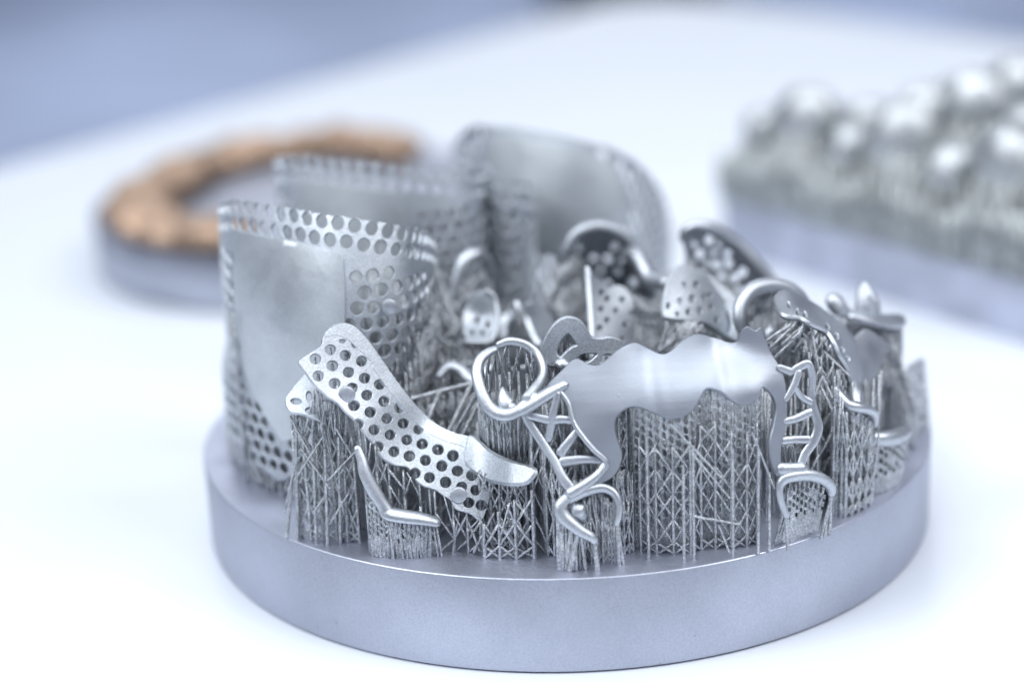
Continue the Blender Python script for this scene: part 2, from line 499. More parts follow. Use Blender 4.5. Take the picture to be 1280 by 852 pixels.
# ------------------------------------------------------------------ setting: table, floor
H = 12.13                       # thickness of the round build plate
def rounded_poly(P, rad, n=10):
    P = [np.array(p, float) for p in P]; out = []
    for i, p in enumerate(P):
        a = P[i - 1] - p; b = P[(i + 1) % len(P)] - p; a /= np.linalg.norm(a); b /= np.linalg.norm(b)
        ang = math.acos(a @ b); d = rad[i] / math.tan(ang / 2)
        s, e = p + a * d, p + b * d
        for k in range(n + 1):
            t = k / n; out.append((1 - t) ** 2 * s + 2 * t * (1 - t) * p + t * t * e)
    return np.array(out)
def slab(name, poly, z0, z1, material, bev=2.0, parent=None):
    c = poly.mean(0); V = []; F = []; n = len(poly)
    d = poly - c; d = d / np.linalg.norm(d, axis=1)[:, None]
    levels = [(z0, 0), (z1 - bev, 0), (z1 - bev * 0.6, bev * 0.08), (z1 - bev * 0.3, bev * 0.3), (z1 - bev * 0.08, bev * 0.6), (z1, bev)]
    for z, i in levels: V += [(*(p - q * i), z) for p, q in zip(poly, d)]
    k = len(levels)
    for i in range(k - 1):
        for j in range(n): F.append((i * n + j, i * n + (j + 1) % n, (i + 1) * n + (j + 1) % n, (i + 1) * n + j))
    F.append(tuple(range(n - 1, -1, -1))); F.append(tuple((k - 1) * n + j for j in range(n)))
    return link(name, V, F, material, parent, sharp=50)
tpoly = rounded_poly([(52, 512), (-560, -365), (100, -950), (680, -340)], [34, 40, 40, 40])
table = slab('display_table', tpoly, -H - 40, -H, M_TABLE, 4.0)
table['kind'] = 'structure'
floor = link('floor', [(-9000, -3000, -790), (9000, -3000, -790), (9000, 14000, -790), (-9000, 14000, -790)], [(0, 1, 2, 3)], M_FLOOR, smooth=False)
floor['kind'] = 'structure'

# ------------------------------------------------------------------ the round build plate
bp = thing('build_plate', 'thick round grey metal build plate in the foreground carrying the printed frameworks', 'build plate', (0, 0, -H))
V, F = lathe([(49.2, -H), (49.85, -H + 0.25), (50, -H + 0.7), (50, -0.2), (49.95, -0.07), (49.86, -0.01)], 160)
n = 160
F.append(tuple(range(n - 1, -1, -1)))
link('plate_body', V, F, M_BASE, bp, sharp=50)
V, F = lathe([(49.86, -0.01), (49.6, 0.0), (40, 0.0), (20, 0.0)], 160)
F.append(tuple(3 * n + j for j in range(n)))
link('plate_top', V, F, M_TOP, bp, sharp=50, label='sanded bright top face of the build plate')

# ------------------------------------------------------------------ copper plate far left
CX, CY, CR = -47.5, 139.0, 46.5
cp = thing('build_plate', 'blurred round grey build plate behind on the left carrying the copper arch', 'build plate', (CX, CY, -H))
V, F = lathe([(CR - .8, -H), (CR, -H + 0.8), (CR, -0.6), (CR - .6, 0)], 96)
F.append(tuple(range(95, -1, -1))); F.append(tuple(3 * 96 + j for j in range(96)))
link('plate_body', V + np.array([CX, CY, 0]), F, M_BASE, cp, sharp=50)
ar = thing('dental_arch', 'copper coloured horseshoe dental arch on the far left build plate', 'dental arch', (CX, CY, 0))
path = np.array([on(q[0], q[1], 5.0) for q in [(322, 274), (250, 278), (185, 266), (172, 242), (215, 212), (262, 190), (330, 174), (400, 166), (455, 164), (505, 178)]])
pth = resample(catmull(path, 12), 0.8)
for side, w, hgt in ((0, 6.6, 3.6),):
    V = []; F = []; m = len(pth); prof_n = 14
    T = np.gradient(pth, axis=0); T /= np.linalg.norm(T, axis=1)[:, None]
    for i in range(m):
        nrm = np.array([-T[i][1], T[i][0], 0]); nrm /= np.linalg.norm(nrm)
        ends = min(1, (min(i, m - 1 - i) + 0.8) / 4.0)
        for j in range(prof_n):
            a = math.pi * j / (prof_n - 1)
            wob = 1 + 0.08 * math.sin(i * 0.62 + 1.4 * math.cos(a)) + RNG.uniform(-.04, .04)
            x = math.copysign(abs(math.cos(a)) ** 0.6, math.cos(a)) * w * wob * ends
            z = 2.0 + (abs(math.sin(a)) ** 0.6) * (hgt + 0.5 * math.sin(i * 0.62) + 0.6 * math.sin(i * 0.23) + RNG.uniform(-.2, .2)) * ends
            V.append((pth[i][0] + nrm[0] * x, pth[i][1] + nrm[1] * x, z))
    for i in range(m - 1):
        for j in range(prof_n - 1): F.append((i * prof_n + j, (i + 1) * prof_n + j, (i + 1) * prof_n + j + 1, i * prof_n + j + 1))
        F.append((i * prof_n, i * prof_n + prof_n - 1, (i + 1) * prof_n + prof_n - 1, (i + 1) * prof_n))
    F.append(tuple(range(prof_n))); F.append(tuple((m - 1) * prof_n + j for j in range(prof_n - 1, -1, -1)))
    link('arch_body', V, F, M_COPPER, ar, sharp=60)
segs = []
for i in range(0, len(pth), 1):
    for k in (-2.2, -0.8, 0.7, 2.1):
        nrm = np.array([-T[i][1], T[i][0], 0]); p = pth[i] + nrm * (k + RNG.uniform(-.3, .3))
        segs.append([p[0], p[1], 0, p[0], p[1], 2.6, 0.3, 0.2])
struts('support_struts', segs, ar, M_COPPER, rings=2)

# ------------------------------------------------------------------ block of crowns, far right
BH = 11.0
f0 = on(905, 312, -H); f1 = on(1280, 428, -H)
d1 = (f1 - f0); d1[2] = 0; d1 /= np.linalg.norm(d1); d2 = np.array([-d1[1], d1[0], 0])
if d2[1] < 0: d2 = -d2
O = np.array([f0[0], f0[1], 0])
def blk(u, v, z): return O + d1 * u + d2 * v + np.array([0, 0, z])
cb = thing('build_plate', 'blurred rectangular build plate on the right carrying rows of metal teeth', 'build plate', blk(50, 35, -H))
slab('plate_body', np.array([blk(u, v, 0)[:2] for u, v in ((0, 0), (92, 0), (92, 50), (0, 50))]), -H, -H + BH, M_TOP, 0.6, cb)
ZB = -H + BH
def crown(u, v, z, w, hgt, teeth, label, turn=0.0):
    root = thing('printed_tooth', label, 'tooth', blk(u, v, ZB), 'metal teeth printed on the rectangular plate')
    V = []; F = []; nu, nv = 20, 12; base = blk(u, v, z)
    ph = RNG.uniform(0, 6.28); sk = RNG.uniform(-.1, .1, 2); lb = RNG.uniform(0.02, 0.06)
    for i in range(nv):
        s = i / (nv - 1)
        rad = math.sin(math.pi * (0.12 + 0.88 * (1 - s)) * 0.56) ** 0.7 if s < 0.98 else 0.02
        zz = s * hgt * 1.15
        for j in range(nu):
            a = 2 * math.pi * j / nu
            lob = 1 + lb * math.cos(4 * (a + ph)) * s + 0.08 * math.cos(2 * a + ph)
            rr = w * (0.86 + 0.14 * math.sin(min(1, s * 3) * 1.57)) * max(0.02, 1 - s ** 2.4) ** 0.5 * lob
            cusp = 0.35 * math.cos(4 * (a + ph)) * s * s * min(1, rr / w * 1.4) - 1.0 * s ** 3 * (1 - rr / w)
            V.append(base + d1 * rr * math.cos(a) * 1.06 + d2 * rr * math.sin(a) + np.array([sk[0] * zz, sk[1] * zz, zz + cusp]))
    for i in range(nv - 1):
        for j in range(nu): F.append((i * nu + j, i * nu + (j + 1) % nu, (i + 1) * nu + (j + 1) % nu, (i + 1) * nu + j))
    F.append(tuple(range(nu - 1, -1, -1))); F.append(tuple((nv - 1) * nu + j for j in range(nu)))
    link('tooth_cap', V, F, M_CROWN, root, sharp=60)
    segs = []
    for a in np.arange(-6.2, 6.21, 1.24):
        for b in np.arange(-6.4, 6.41, 1.28):
            p = blk(u + a + RNG.uniform(-.3, .3), v + b + RNG.uniform(-.3, .3), ZB)
            segs.append([*p, p[0], p[1], z + (RNG.uniform(-0.5, 2.2) if a * a + b * b < w * w else RNG.uniform(-5.5, -2.0)), RNG.uniform(0.4, 0.62), 0.42])
    struts('support_struts', segs, root, M_FARSUP, rings=2)
cw = [(5.5, 5.5, 14, 4.4, 6.0), (17, 6.2, 16.5, 6.0, 9.0), (30, 6.0, 14, 4.8, 6.5), (43, 6.5, 16.5, 6.4, 9.6), (56, 6.0, 14, 4.8, 6.5), (69, 6.5, 16.5, 6.4, 9.4), (82, 6.5, 15, 5, 7),
      (8, 21, 14, 4.2, 5.5), (21, 21, 15, 4.6, 6.5), (34, 21, 18, 5.2, 8), (48, 21, 21, 6.2, 9.5), (61, 21, 19, 5.0, 7.5), (75, 21, 21, 6, 9.5),
      (28, 36, 17, 5.0, 8), (43, 36, 21, 5.6, 9.5), (58, 36, 23, 6, 10)]
rowname = ['front row', 'middle row', 'back row']
ordn = ['leftmost', 'second', 'third', 'fourth', 'fifth', 'sixth', 'seventh']
cnt = {}
for (u, v, z, w, hgt) in cw:
    k = 0 if v < 10 else (1 if v < 25 else 2); i = cnt.get(k, 0); cnt[k] = i + 1
    crown(u, v, z - H + BH - 1.5, w, hgt, 1, 'blurred shiny metal tooth, %s from the left in the %s of the right plate' % (ordn[i], rowname[k]) if i else 'blurred shiny metal tooth, leftmost in the %s of the right plate' % rowname[k])

# dim things beyond the table
def simple_box(name, label, cat, c, s, material, bev=12.0):
    poly = rounded_poly([(c[0] - s[0], c[1] + s[1]), (c[0] - s[0], c[1] - s[1]), (c[0] + s[0], c[1] - s[1]), (c[0] + s[0], c[1] + s[1])], [bev] * 4, 4)
    o = slab(name, poly, c[2], c[2] + s[2], material, bev)
    return tag(o, label, cat)
simple_box('equipment_case', 'dark blue case on the floor beyond the table corner', 'case', (420, 5650, -790), (250, 250, 420), M_DARK)
simple_box('storage_cabinet', 'pale blurred cabinet beyond the metal teeth at the top right', 'cabinet', (1500, 5050, -790), (215, 200, 800), M_WHITE)
# ================================================================== frameworks on the round plate
# ---------------------------------------------------------------- A: tall denture base at the front left
def denture(label, pl, top_px, hole_p, hole_r, panel_px, bottom, thick, lean, rowref, root_loc, ends=None, zmin=3.0, top_rows=2, rag=0.16, step=0.9, curl=0.0, flare=None):
    root = thing('denture_base', label, 'denture base', root_loc, 'tall denture bases standing upright')
    S = plan(pl, rowref, lean, curl=curl, flare=flare)
    L = S.length
    tuv = S.uv(top_px); tuv = tuv[np.argsort(tuv[:, 0])]
    if ends: tuv = np.array([(0.0, ends[0])] + [q for q in tuv if ends[2] < q[0] < L - ends[2]] + [(L, ends[1])])
    ztop = lambda s: np.interp(s, tuv[:, 0], tuv[:, 1])
    ss = np.arange(0, L + 1e-6, 0.35)
    topl = [(s, ztop(s) + RNG.uniform(-rag, rag) * (1 if (int(s / 0.7) % 2) else 0.4)) for s in ss]
    botl = bottom(S, L)
    outline = np.array(list(topl) + list(botl))
    panel = S.uv(panel_px) if panel_px is not None else None
    inp = inside(panel) if panel is not None else (lambda x, y: False)
    if panel is not None:
        pc = panel.mean(0); grown = pc + (panel - pc) * 1.04
        inp = inside(grown)
    holes = []
    row = 0; p = hole_p
    tops = []
    for row in range(top_rows):
        s = 0.9 + (p / 2 if row % 2 else 0)
        while s < L - 0.3:
            tops.append((s, ztop(s) - 0.75 - row * p * 0.92)); s += p
    for (s, z) in tops: holes.append(circle(s, z, hole_r * (1 + RNG.uniform(-.05, .05)), 14))
    z = zmin + 1.0; row = 0; omask = inside(outline)
    while z < 45:
        s = 0.8 + (p / 2 if row % 2 else 0)
        while s < L - 0.3:
            if z < ztop(s) - 0.75 - top_rows * p * 0.92 - 0.3 and not inp(s, z) and omask(s, z):
                q = RNG.random()
                holes.append(circle(s + RNG.uniform(-.06, .06), z + RNG.uniform(-.06, .06), hole_r * (1 + RNG.uniform(-.08, .05)), 14))
            s += p
        z += p * 0.88; row += 1
    # merge-safe: drop holes that overlap each other
    keep = []; cen = []
    for h in holes:
        c = h.mean(0)
        if all((c[0] - d[0]) ** 2 + (c[1] - d[1]) ** 2 > (hole_r * 2.12) ** 2 for d in cen): keep.append(h); cen.append(c)
    sheet('perforated_shell', outline, keep, S, thick, M_PLATE, root, step)
    if panel is not None:
        pan = resample(np.vstack([catmull(np.vstack([panel[k], panel[k], panel[k + 1:], panel[:k + 1], panel[k]]), 6)]), 0.7, True) if False else resample(panel, 0.7, True)
        sheet('palate_panel', pan, [], S, thick * 1.25, M_PANEL, root, 1.0, bulge=0.2, shift=0.12, label='smooth solid palate panel, slightly raised')
    return root, S, ztop, L, outline
def botA(S, L):
    pts = S.uv([(541, 340), (530, 372), (514, 408), (496, 446), (470, 480), (440, 512), (410, 545), (385, 575), (352, 600), (330, 585), (305, 560), (285, 535)])
    out = []
    c = catmull(pts, 5)
    left = [(3.4, 5.5), (1.2, 7.5), (0.0, 9.0)]
    return list(map(tuple, c)) + left
rootA, SA, ztA, LA, outA = denture('tall perforated denture base with smooth palate panel at the front left of the plate',
    [(x, y - 4.0) for x, y in [(293, 11), (284, 5), (281, -2), (285, -9), (301, -13.5), (345, -18.5), (400, -22.3), (450, -23.2), (500, -21.2), (527, -16.8), (542, -10.5), (547, -3), (543, 5)]],
    [(283, 252), (296, 250), (320, 254), (370, 262), (430, 271), (480, 280), (520, 287), (536, 292)], 2.06, 0.84,
    [(297, 288), (335, 297), (385, 306), (429, 318), (432, 360), (432, 420), (430, 470), (412, 515), (385, 545), (355, 550), (336, 522), (318, 490), (305, 450), (298, 400), (295, 340)],
    botA, 0.42, 0.06, 380, (-32, -12, 0), ends=(30.5, 25.0, 4.0), flare=(15, 1.0, 22.0), curl=0.018)
segs = []
bA = SA(np.array(outA[-45:-3]))
low = SA(np.array([q for q in outA[len(np.arange(0, LA + 1e-6, 0.35)):]]))
segs += lattice(rootA, low[::2], 1.5, layers=2, layer_dy=1.2, r=0.17, cell=2.8, drop=0.25)
segs += lattice(rootA, SA(np.array([(s, 7.0 if s < 6 else 4.5) for s in np.arange(0.5, 16, 0.8)])), 0.9, layers=2, r=0.2, cell=3, drop=0.4, fan=1)
# fan of thin struts leaving the right border
fan_top = A3([(545, 330, -5), (541, 350, -6), (536, 366, -7), (528, 385, -8)])
for k in range(26):
    t = fan_top[RNG.integers(4)] + RNG.uniform(-.3, .3, 3)
    b = at(RNG.uniform(515, 600), RNG.uniform(430, 470), RNG.uniform(-14, -4))
    segs.append([*b, *t, 0.19, 0.13])
for k in range(16):
    b = at(RNG.uniform(500, 590), RNG.uniform(420, 470), RNG.uniform(-16, -6)); d = np.array([RNG.choice([-1, 1]) * RNG.uniform(1.5, 3.5), RNG.uniform(-.4, .4), RNG.uniform(2, 4)])
    segs.append([*b, *(b + d), 0.16, 0.15])
segs += lattice(rootA, A3([(505, 440, -13), (540, 430, -10), (590, 440, -8)]), 1.3, layers=4, layer_dy=2.5, r=0.18, cell=3, drop=0.3, fan=1)
segs += lattice(rootA, SA(np.array([(s, 12.0) for s in np.arange(9, LA, 0.8)])), 1.6, layers=1, r=0.16, drop=0.5, base_dy=5)
segs += lattice(rootA, SA(np.array([(s_, 25.0) for s_ in np.arange(8, LA - 3, 0.8)])) + np.array([0, 1.3, 0]), 2.06, layers=1, r=0.22, cell=4, drop=0.7, fan=0)
segs += forest(-42, -18, -18, 2, lambda x, y: 26, 1.5, 0.22, 0.5, 0.8)  # hidden filler added inside the shell to block light behind its holes
struts('support_struts', segs, rootA)
for a, b in (((542, 346, -6), (586, 402, -9)), ((540, 352, -7), (500, 440, -14)), ((544, 336, -5), (560, 398, -9)), ((548, 340, -4), (592, 380, -4)), ((556, 440, -10), (520, 470, -14)), ((552, 400, -9), (592, 362, -6))):
    post(A3([b])[0], A3([a])[0], 0.2, rootA, 'support_strut')
vr, fr = lathe([(0.01, 0.32), (0.7, 0.3), (0.92, 0.18), (0.98, -0.25)], 18)
def disc(parent, px, py, Y, r, tilt=0.0, name='round_stop', nrm=None):
    c = at(px, py, Y); nrm = np.array(nrm if nrm is not None else (CAM - c) * np.array([1, 1, 0.7]), float); nrm /= np.linalg.norm(nrm)
    a = np.cross(nrm, [0, 0, 1.0]); a /= np.linalg.norm(a); b = np.cross(nrm, a)
    V = [c + r * (v[0] * a + v[1] * b) + nrm * (v[2] * 0.9 + 0.25) for v in vr]
    return link(name, V, [tuple(reversed(f)) for f in fr], M_CAST, parent, sharp=50)
disc(rootA, 487, 383, -26.4, 1.0)

# ---------------------------------------------------------------- A2, A3: two more behind
def bot_simple(z0, z1):
    def f(S, L): return [(s, z0 + (z1 - z0) * (s / L) + 1.2 * math.sin(s * 0.4)) for s in np.arange(L, -1e-6, -0.7)]
    return f
rootB, SB, ztB, LB, oB = denture('second denture base standing out of focus behind the front left one',
    [(350, 24), (352, 17), (368, 11), (430, 7), (500, 6), (570, 8), (602, 12), (612, 19), (618, 14), (640, 12), (660, 16), (668, 23)],
    [(352, 196), (380, 193), (430, 199), (490, 206), (560, 211), (600, 214), (640, 225), (666, 240)], 2.1, 0.8,
    [(378, 224), (430, 232), (480, 238), (508, 245), (508, 300), (505, 350), (490, 390), (430, 395), (385, 380), (372, 320), (370, 260)],
    bot_simple(9, 11), 0.45, 0.12, 300, (-22, 12, 0), ends=(32.5, 27.5, 4.0), step=1.3, curl=0.008)
segs = lattice(rootB, SB(np.array([(s, 10) for s in np.arange(0.3, LB, 0.8)])), 1.5, layers=3, layer_dy=2.5, r=0.2, cell=3, drop=0.3, fan=1)
segs += lattice(rootB, SB(np.array([(s_, 28.0) for s_ in np.arange(5, LB - 3, 0.8)])) + np.array([0, 2.2, 0]), 1.2, layers=3, layer_dy=2.2, r=0.22, cell=4, drop=0.6, fan=1)
struts('support_struts', segs, rootB)
rootC, SC, ztC, LC, oC = denture('third denture base, most blurred, at the back of the plate',
    [(570, 50), (578, 41), (615, 32), (690, 26), (750, 25), (795, 29), (824, 38), (836, 50)],
    [(580, 166), (596, 157), (640, 160), (700, 169), (755, 182), (790, 200), (812, 222), (828, 248)], 2.2, 0.84,
    [(604, 172), (640, 170), (700, 180), (745, 194), (772, 214), (786, 245), (784, 285), (764, 312), (725, 318), (680, 312), (630, 300), (602, 270), (594, 215)],
    bot_simple(9, 9), 0.45, 0.1, 250, (3, 34, 0), ends=(27, 14, 4.0), step=1.4, top_rows=0, curl=0.012)
segs = lattice(rootC, SC(np.array([(s, 9) for s in np.arange(0.3, LC, 0.8)])), 1.6, layers=2, layer_dy=2.0, r=0.2, cell=3, drop=0.3, fan=1)
struts('support_struts', segs, rootC)

# ---------------------------------------------------------------- B: perforated saddle with a smooth tongue, front left
rB = thing('saddle_framework', 'perforated saddle strip sloping down to a smooth tongue at the front left', 'denture framework', (-20, -39, 0))
up_edge = Z(250, 400, 2.84, [(350, 150), (385, 122), (430, 92), (437, 60), (465, 28), (505, 14), (545, 25), (590, 70), (640, 140), (690, 213), (740, 278), (790, 332), (850, 380), (905, 404)]) + \
          Z(450, 380, 2.507, [(300, 409), (345, 419), (375, 440), (410, 468), (440, 486)])
low_edge = Z(450, 380, 2.507, [(440, 550), (410, 565), (404, 605), (392, 650), (376, 676), (345, 655), (300, 640), (284, 612), (262, 600), (238, 582), (205, 572)]) + \
           Z(250, 400, 2.84, [(800, 592), (765, 566), (738, 524), (690, 514), (652, 492), (630, 466), (602, 424), (575, 392), (545, 352), (512, 322), (488, 294), (450, 270), (402, 226), (374, 186)])
Bo = np.array(up_edge + low_edge)
Bctl = [(375, 452, -37.5), (430, 405, -32.5), (480, 465, -33.5), (530, 535, -34.5), (590, 545, -36.0), (420, 495, -38.5), (455, 535, -39.5), (500, 590, -40.5), (550, 615, -41.2), (600, 650, -42.0), (650, 570, -37.0), (620, 600, -39.3), (480, 510, -36.6), (540, 570, -38.3)]
SBd = psurf(Bctl)
bh = Z(250, 400, 2.84, [(408, 140), (461, 107), (418, 200), (468, 164), (514, 127), (476, 227), (525, 187), (571, 147), (538, 243), (582, 208), (635, 230), (544, 305), (590, 268), (650, 290), (602, 328), (660, 350), (704, 312), (560, 370), (616, 390), (718, 368), (672, 408), (773, 390), (732, 427), (788, 443), (845, 463), (630, 450), (686, 468), (742, 485), (800, 500), (858, 520), (897, 485), (763, 545), (814, 560), (871, 575)]) + \
     Z(450, 380, 2.507, [(292, 476), (256, 508), (305, 524), (350, 538), (268, 560), (318, 574), (362, 583), (340, 622), (380, 630)])
holes = [circle(x, y, 7.6 + RNG.uniform(-.3, .3), 16, ry=7.1) for x, y in bh] + [circle(*Z(250, 400, 2.84, [(503, 76)])[0], 5.0, 12, ry=3.0), circle(*Z(250, 400, 2.84, [(543, 92)])[0], 2.6, 10, ry=5.0, ang=-0.6)]
Bo_s = resample(catmull(Bo, 6, True), 2.6, True)
strip = sheet('perforated_strip', Bo_s, holes, SBd, 0.5, M_PLATE, rB, 5.0)
# raised smooth border along the upper edge, and the tongue
rim = Z(250, 400, 2.84, [(440, 60), (465, 28), (505, 14), (545, 25), (590, 70), (640, 140), (690, 213), (740, 278), (790, 332), (850, 380), (905, 404)]) + Z(450, 380, 2.507, [(300, 409), (345, 419), (375, 440), (400, 461)])
band = rim + [(x - 10, y + 11) for x, y in reversed(rim[5:])] + Z(250, 400, 2.84, [(610, 155), (560, 105), (520, 70), (480, 55)])
sheet('smooth_border', resample(catmull(np.array(band), 5, True), 3, True), [], SBd, 0.60, M_PLATE, strip, 5, bulge=0.3, shift=0.0)
SBd1 = lambda x, y: float(SBd.depth(np.array([[x, y]]))[0]) - 0.2
def tsurf(q):
    x, y = q[:, 0], q[:, 1]; t = np.clip((x - 584) / 60.0, 0, 1); t = t * t * (3 - 2 * t)
    d = (1 - t) * (SBd.depth(q) - 0.12) + t * (-40.3 - (x - 605) * 0.045 - (y - 575) * 0.07)
    return at(x, y, d)
tongue = Z(450, 380, 2.507, [(345, 417), (375, 436), (410, 466), (470, 496), (528, 512), (548, 522), (545, 535), (525, 556), (490, 562), (440, 556), (400, 545), (365, 525), (338, 505), (330, 480), (335, 445)])
sheet('tongue', resample(catmull(np.array(tongue), 6, True), 2.5, True), [], tsurf, 0.66, M_PLATE, rB, 4.5, bulge=0.5, label='smooth solid tongue at the low end of the strip')
for (x, y), r in ((Z(250, 400, 2.84, [(521, 263)])[0], 1.05), (Z(450, 380, 2.507, [(310, 597)])[0], 1.0)):
    disc(strip, x, y, float(SBd.depth(np.array([[x, y]]))[0]) - 0.3, r)
# second perforated flap behind the left end
flap = Z(250, 420, 4.26, [(455, 345), (490, 290), (535, 235), (575, 205), (640, 280), (700, 330), (770, 400), (830, 470), (880, 560), (860, 640), (820, 560), (760, 520), (690, 480), (620, 445), (545, 415), (480, 405)])
fh = [circle(*p, 7.5, 14, ry=4.5, ang=0.1) for p in Z(250, 420, 4.26, [(512, 352), (590, 400), (660, 440), (730, 480)])] + [circle(*p, 4.2, 12, ry=7) for p in Z(250, 420, 4.26, [(580, 325), (665, 370), (745, 430), (815, 520), (850, 500)])]
sheet('lower_flap', resample(catmull(np.array(flap), 5, True), 2.5, True), fh, psurf([(360, 500, -36), (390, 470, -33), (420, 495, -34), (450, 555, -37), (440, 540, -35), (400, 515, -37)]), 0.5, M_PLATE, rB, 4.5)
# supports under the left end
segs = lattice(rB, A3([(362, 505, -35.5), (385, 520, -36.5), (415, 525, -37), (440, 545, -37.5)]), 1.6, layers=2, layer_dy=2.0, r=0.21, cell=3.0, drop=0.08, fan=1)
for (bx, tx, ty, Y) in ((358, 374, 508, -35.5), (395, 391, 538, -37.2), (409, 406, 560, -38.0), (425, 423, 545, -37.8), (442, 441, 560, -37), (372, 370, 520, -36), (434, 430, 575, -37.4)):
    t = A3([(tx, ty, Y)])[0]; b = t.copy(); b[2] = 0; b[0] = at(bx, 670, Y)[0]; post(b, t, 0.22, rB)
for (a, b) in (((362, 520, -36), (392, 575, -37.6)), ((376, 560, -37), (412, 610, -38.3)), ((392, 640, -37.6), (430, 585, -38)), ((410, 600, -38.2), (448, 560, -38.5)), ((368, 600, -37), (404, 545, -38)), ((412, 655, -38), (436, 615, -38)), ((420, 535, -38), (442, 572, -38)), ((400, 520, -37.4), (430, 640, -38)), ((355, 640, -36), (372, 570, -36.5))):
    P = A3([a, b]); post(P[0], P[1], 0.15, rB, 'support_strut')
# fan tips clustered under the strip's left end
for k in range(26):
    t = at(RNG.uniform(388, 440), RNG.uniform(478, 505), -37.5); b = t + np.array([RNG.uniform(-1.2, 1.2), RNG.uniform(-.6, .6), -RNG.uniform(3, 7)])
    segs.append([*b, *t, 0.15, 0.1])
# along the lower edge
lowp = np.array([(455, 540), (480, 568), (500, 585), (540, 612), (565, 622), (600, 652)], float)
lp = SBd(lowp)
segs += lattice(rB, lp, 2.3, layers=1, r=0.2, cell=3.2, drop=0.6, fan=1)
for (x, y) in bh:
    t = SBd(np.array([[x + RNG.uniform(-1, 1), y + 7]]))[0] + np.array([0, 1.2, 0.6]); b = np.array([t[0] + RNG.uniform(-.8, .8), t[1] + 4.0, 0]); segs.append([*b, *t, 0.2, 0.18])
segs += lattice(rB, SBd(np.array([(500, 560), (540, 590), (570, 600), (600, 612)], float)) + np.array([0, 3.0, -0.5]), 2.2, layers=2, layer_dy=2.4, r=0.19, cell=3, drop=0.4)
segs += lattice(rB, A3([(596, 588, -40.2), (620, 598, -40.8), (655, 606, -43)]), 1.3, layers=1, r=0.21, cell=2.8, drop=0.15, fan=2, posts=True)
segs += lattice(rB, A3([(604, 655, -43.4), (640, 624, -44), (662, 612, -44.2)]), 2.3, layers=1, r=0.22, cell=3, drop=0.05, fan=1, posts=True)
struts('support_struts', segs, rB)
for (a, b) in (((592, 690, -42.5), (618, 640, -43)), ((620, 690, -43), (596, 640, -42.5)), ((632, 640, -43.2), (655, 694, -43.5)), ((640, 695, -43.5), (664, 640, -43)), ((626, 652, -43), (652, 690, -43.6)), ((645, 612, -42), (676, 660, -43)), ((676, 660, -43), (688, 690, -43.5)), ((566, 690, -41.5), (574, 640, -41)), ((600, 688, -42.5), (584, 648, -41.5)), ((536, 610, -41), (540, 655, -41))):
    P = A3([a, b]); post(P[0], P[1], 0.17, rB, 'support_strut')

# ---------------------------------------------------------------- B2: small bent clasp under the saddle
rD = thing('clasp_framework', 'small bent clasp on a comb of supports below the perforated saddle strip', 'clasp', (-22, -41, 0))
tube('clasp_arm', [(447, 560, -40.0, .5), (452, 574, -40.6, .6), (456, 590, -41.2, .75), (466, 610, -41.6, .85), (480, 632, -42.0, .8), (486, 641, -42.2, .95), (505, 645, -42.4, .95), (528, 648, -42.4, .85), (546, 652, -42.0, .7)], M_CAST, rD, flat=0.62, flatdir=(0, -0.5, 0.85))
wl = A3([(456, 596, -41.4), (470, 625, -41.9), (484, 645, -42.3)])
wl2 = A3([(484, 648, -42.3), (510, 652, -42.5), (546, 657, -42.0)])
def comb_wall(root, name, P, corr=0.10, pitch=0.62, thick=0.22, holes=True, hole_z=(2.6, 99), r=0.2, rows=0.95, bottom=None):
    """thin perforated support wall hanging from polyline P (mm) to the plate"""
    C = resample(catmull(P, 8), 0.2); d = np.r_[0, np.cumsum(np.linalg.norm(np.diff(C[:, :2], axis=0), axis=1))]; L = d[-1]
    tan = np.gradient(C[:, :2], axis=0); tan /= np.maximum(np.linalg.norm(tan, axis=1), 1e-9)[:, None]
    nx, ny = -tan[:, 1], tan[:, 0]
    def S(q):
        u, v = q[:, 0], q[:, 1]; w = corr * np.sin(2 * math.pi * u / pitch)
        x = np.interp(u, d, C[:, 0]) + np.interp(u, d, nx) * w; y = np.interp(u, d, C[:, 1]) + np.interp(u, d, ny) * w
        rr = np.hypot(x, y); k = np.where((rr > 49.2), 49.2 / rr, 1.0); k = 1 - (1 - k) * np.clip(1 - v / 6.0, 0, 1)
        return np.stack([x * k, y * k, v], -1)
    zt = lambda u: np.interp(u, d, C[:, 2])
    us = np.arange(0, L + 1e-9, pitch / 4)
    outline = [(u, zt(u) - 0.05) for u in us] + [(u, 0.02) for u in us[::-1]]
    H_ = []
    if holes:
        k = 0; u = pitch * 0.5
        while u < L - 0.15:
            z = hole_z[0] + (rows / 2 if k % 2 else 0)
            while z < min(hole_z[1], zt(u) - 0.55):
                if RNG.random() > 0.04: H_.append(circle(u + RNG.uniform(-.03, .03), z + RNG.uniform(-.05, .05), r * RNG.uniform(0.85, 1.1), 8, ry=r * 1.75, ang=0.22))
                z += rows
            # comb teeth at the top edge
            H_.append(circle(u, zt(u) - 0.35, r * 0.7, 6, ry=0.45))
            u += pitch; k += 1
    return sheet(name, outline, H_, S, thick, M_SUP, root, pitch / 2.2 if L * C[:, 2].mean() < 120 else pitch / 1.7, bulge=0.12)
comb_wall(rD, 'comb_wall', wl, r=0.19, pitch=0.5, rows=0.8, hole_z=(3.0, 99))
comb_wall(rD, 'comb_wall', wl2, r=0.2, pitch=0.5, rows=1.2, hole_z=(2.2, 99))
segs = []
for k in range(26):
    f = RNG.uniform(0, 1); t = wl2[0] * (1 - f) + wl2[2] * f; b = np.array([t[0] + RNG.uniform(-.7, .7), t[1] - RNG.uniform(0.0, 0.6), 0])
    segs.append([*b, t[0], t[1] - .1, t[2], 0.17, 0.12])
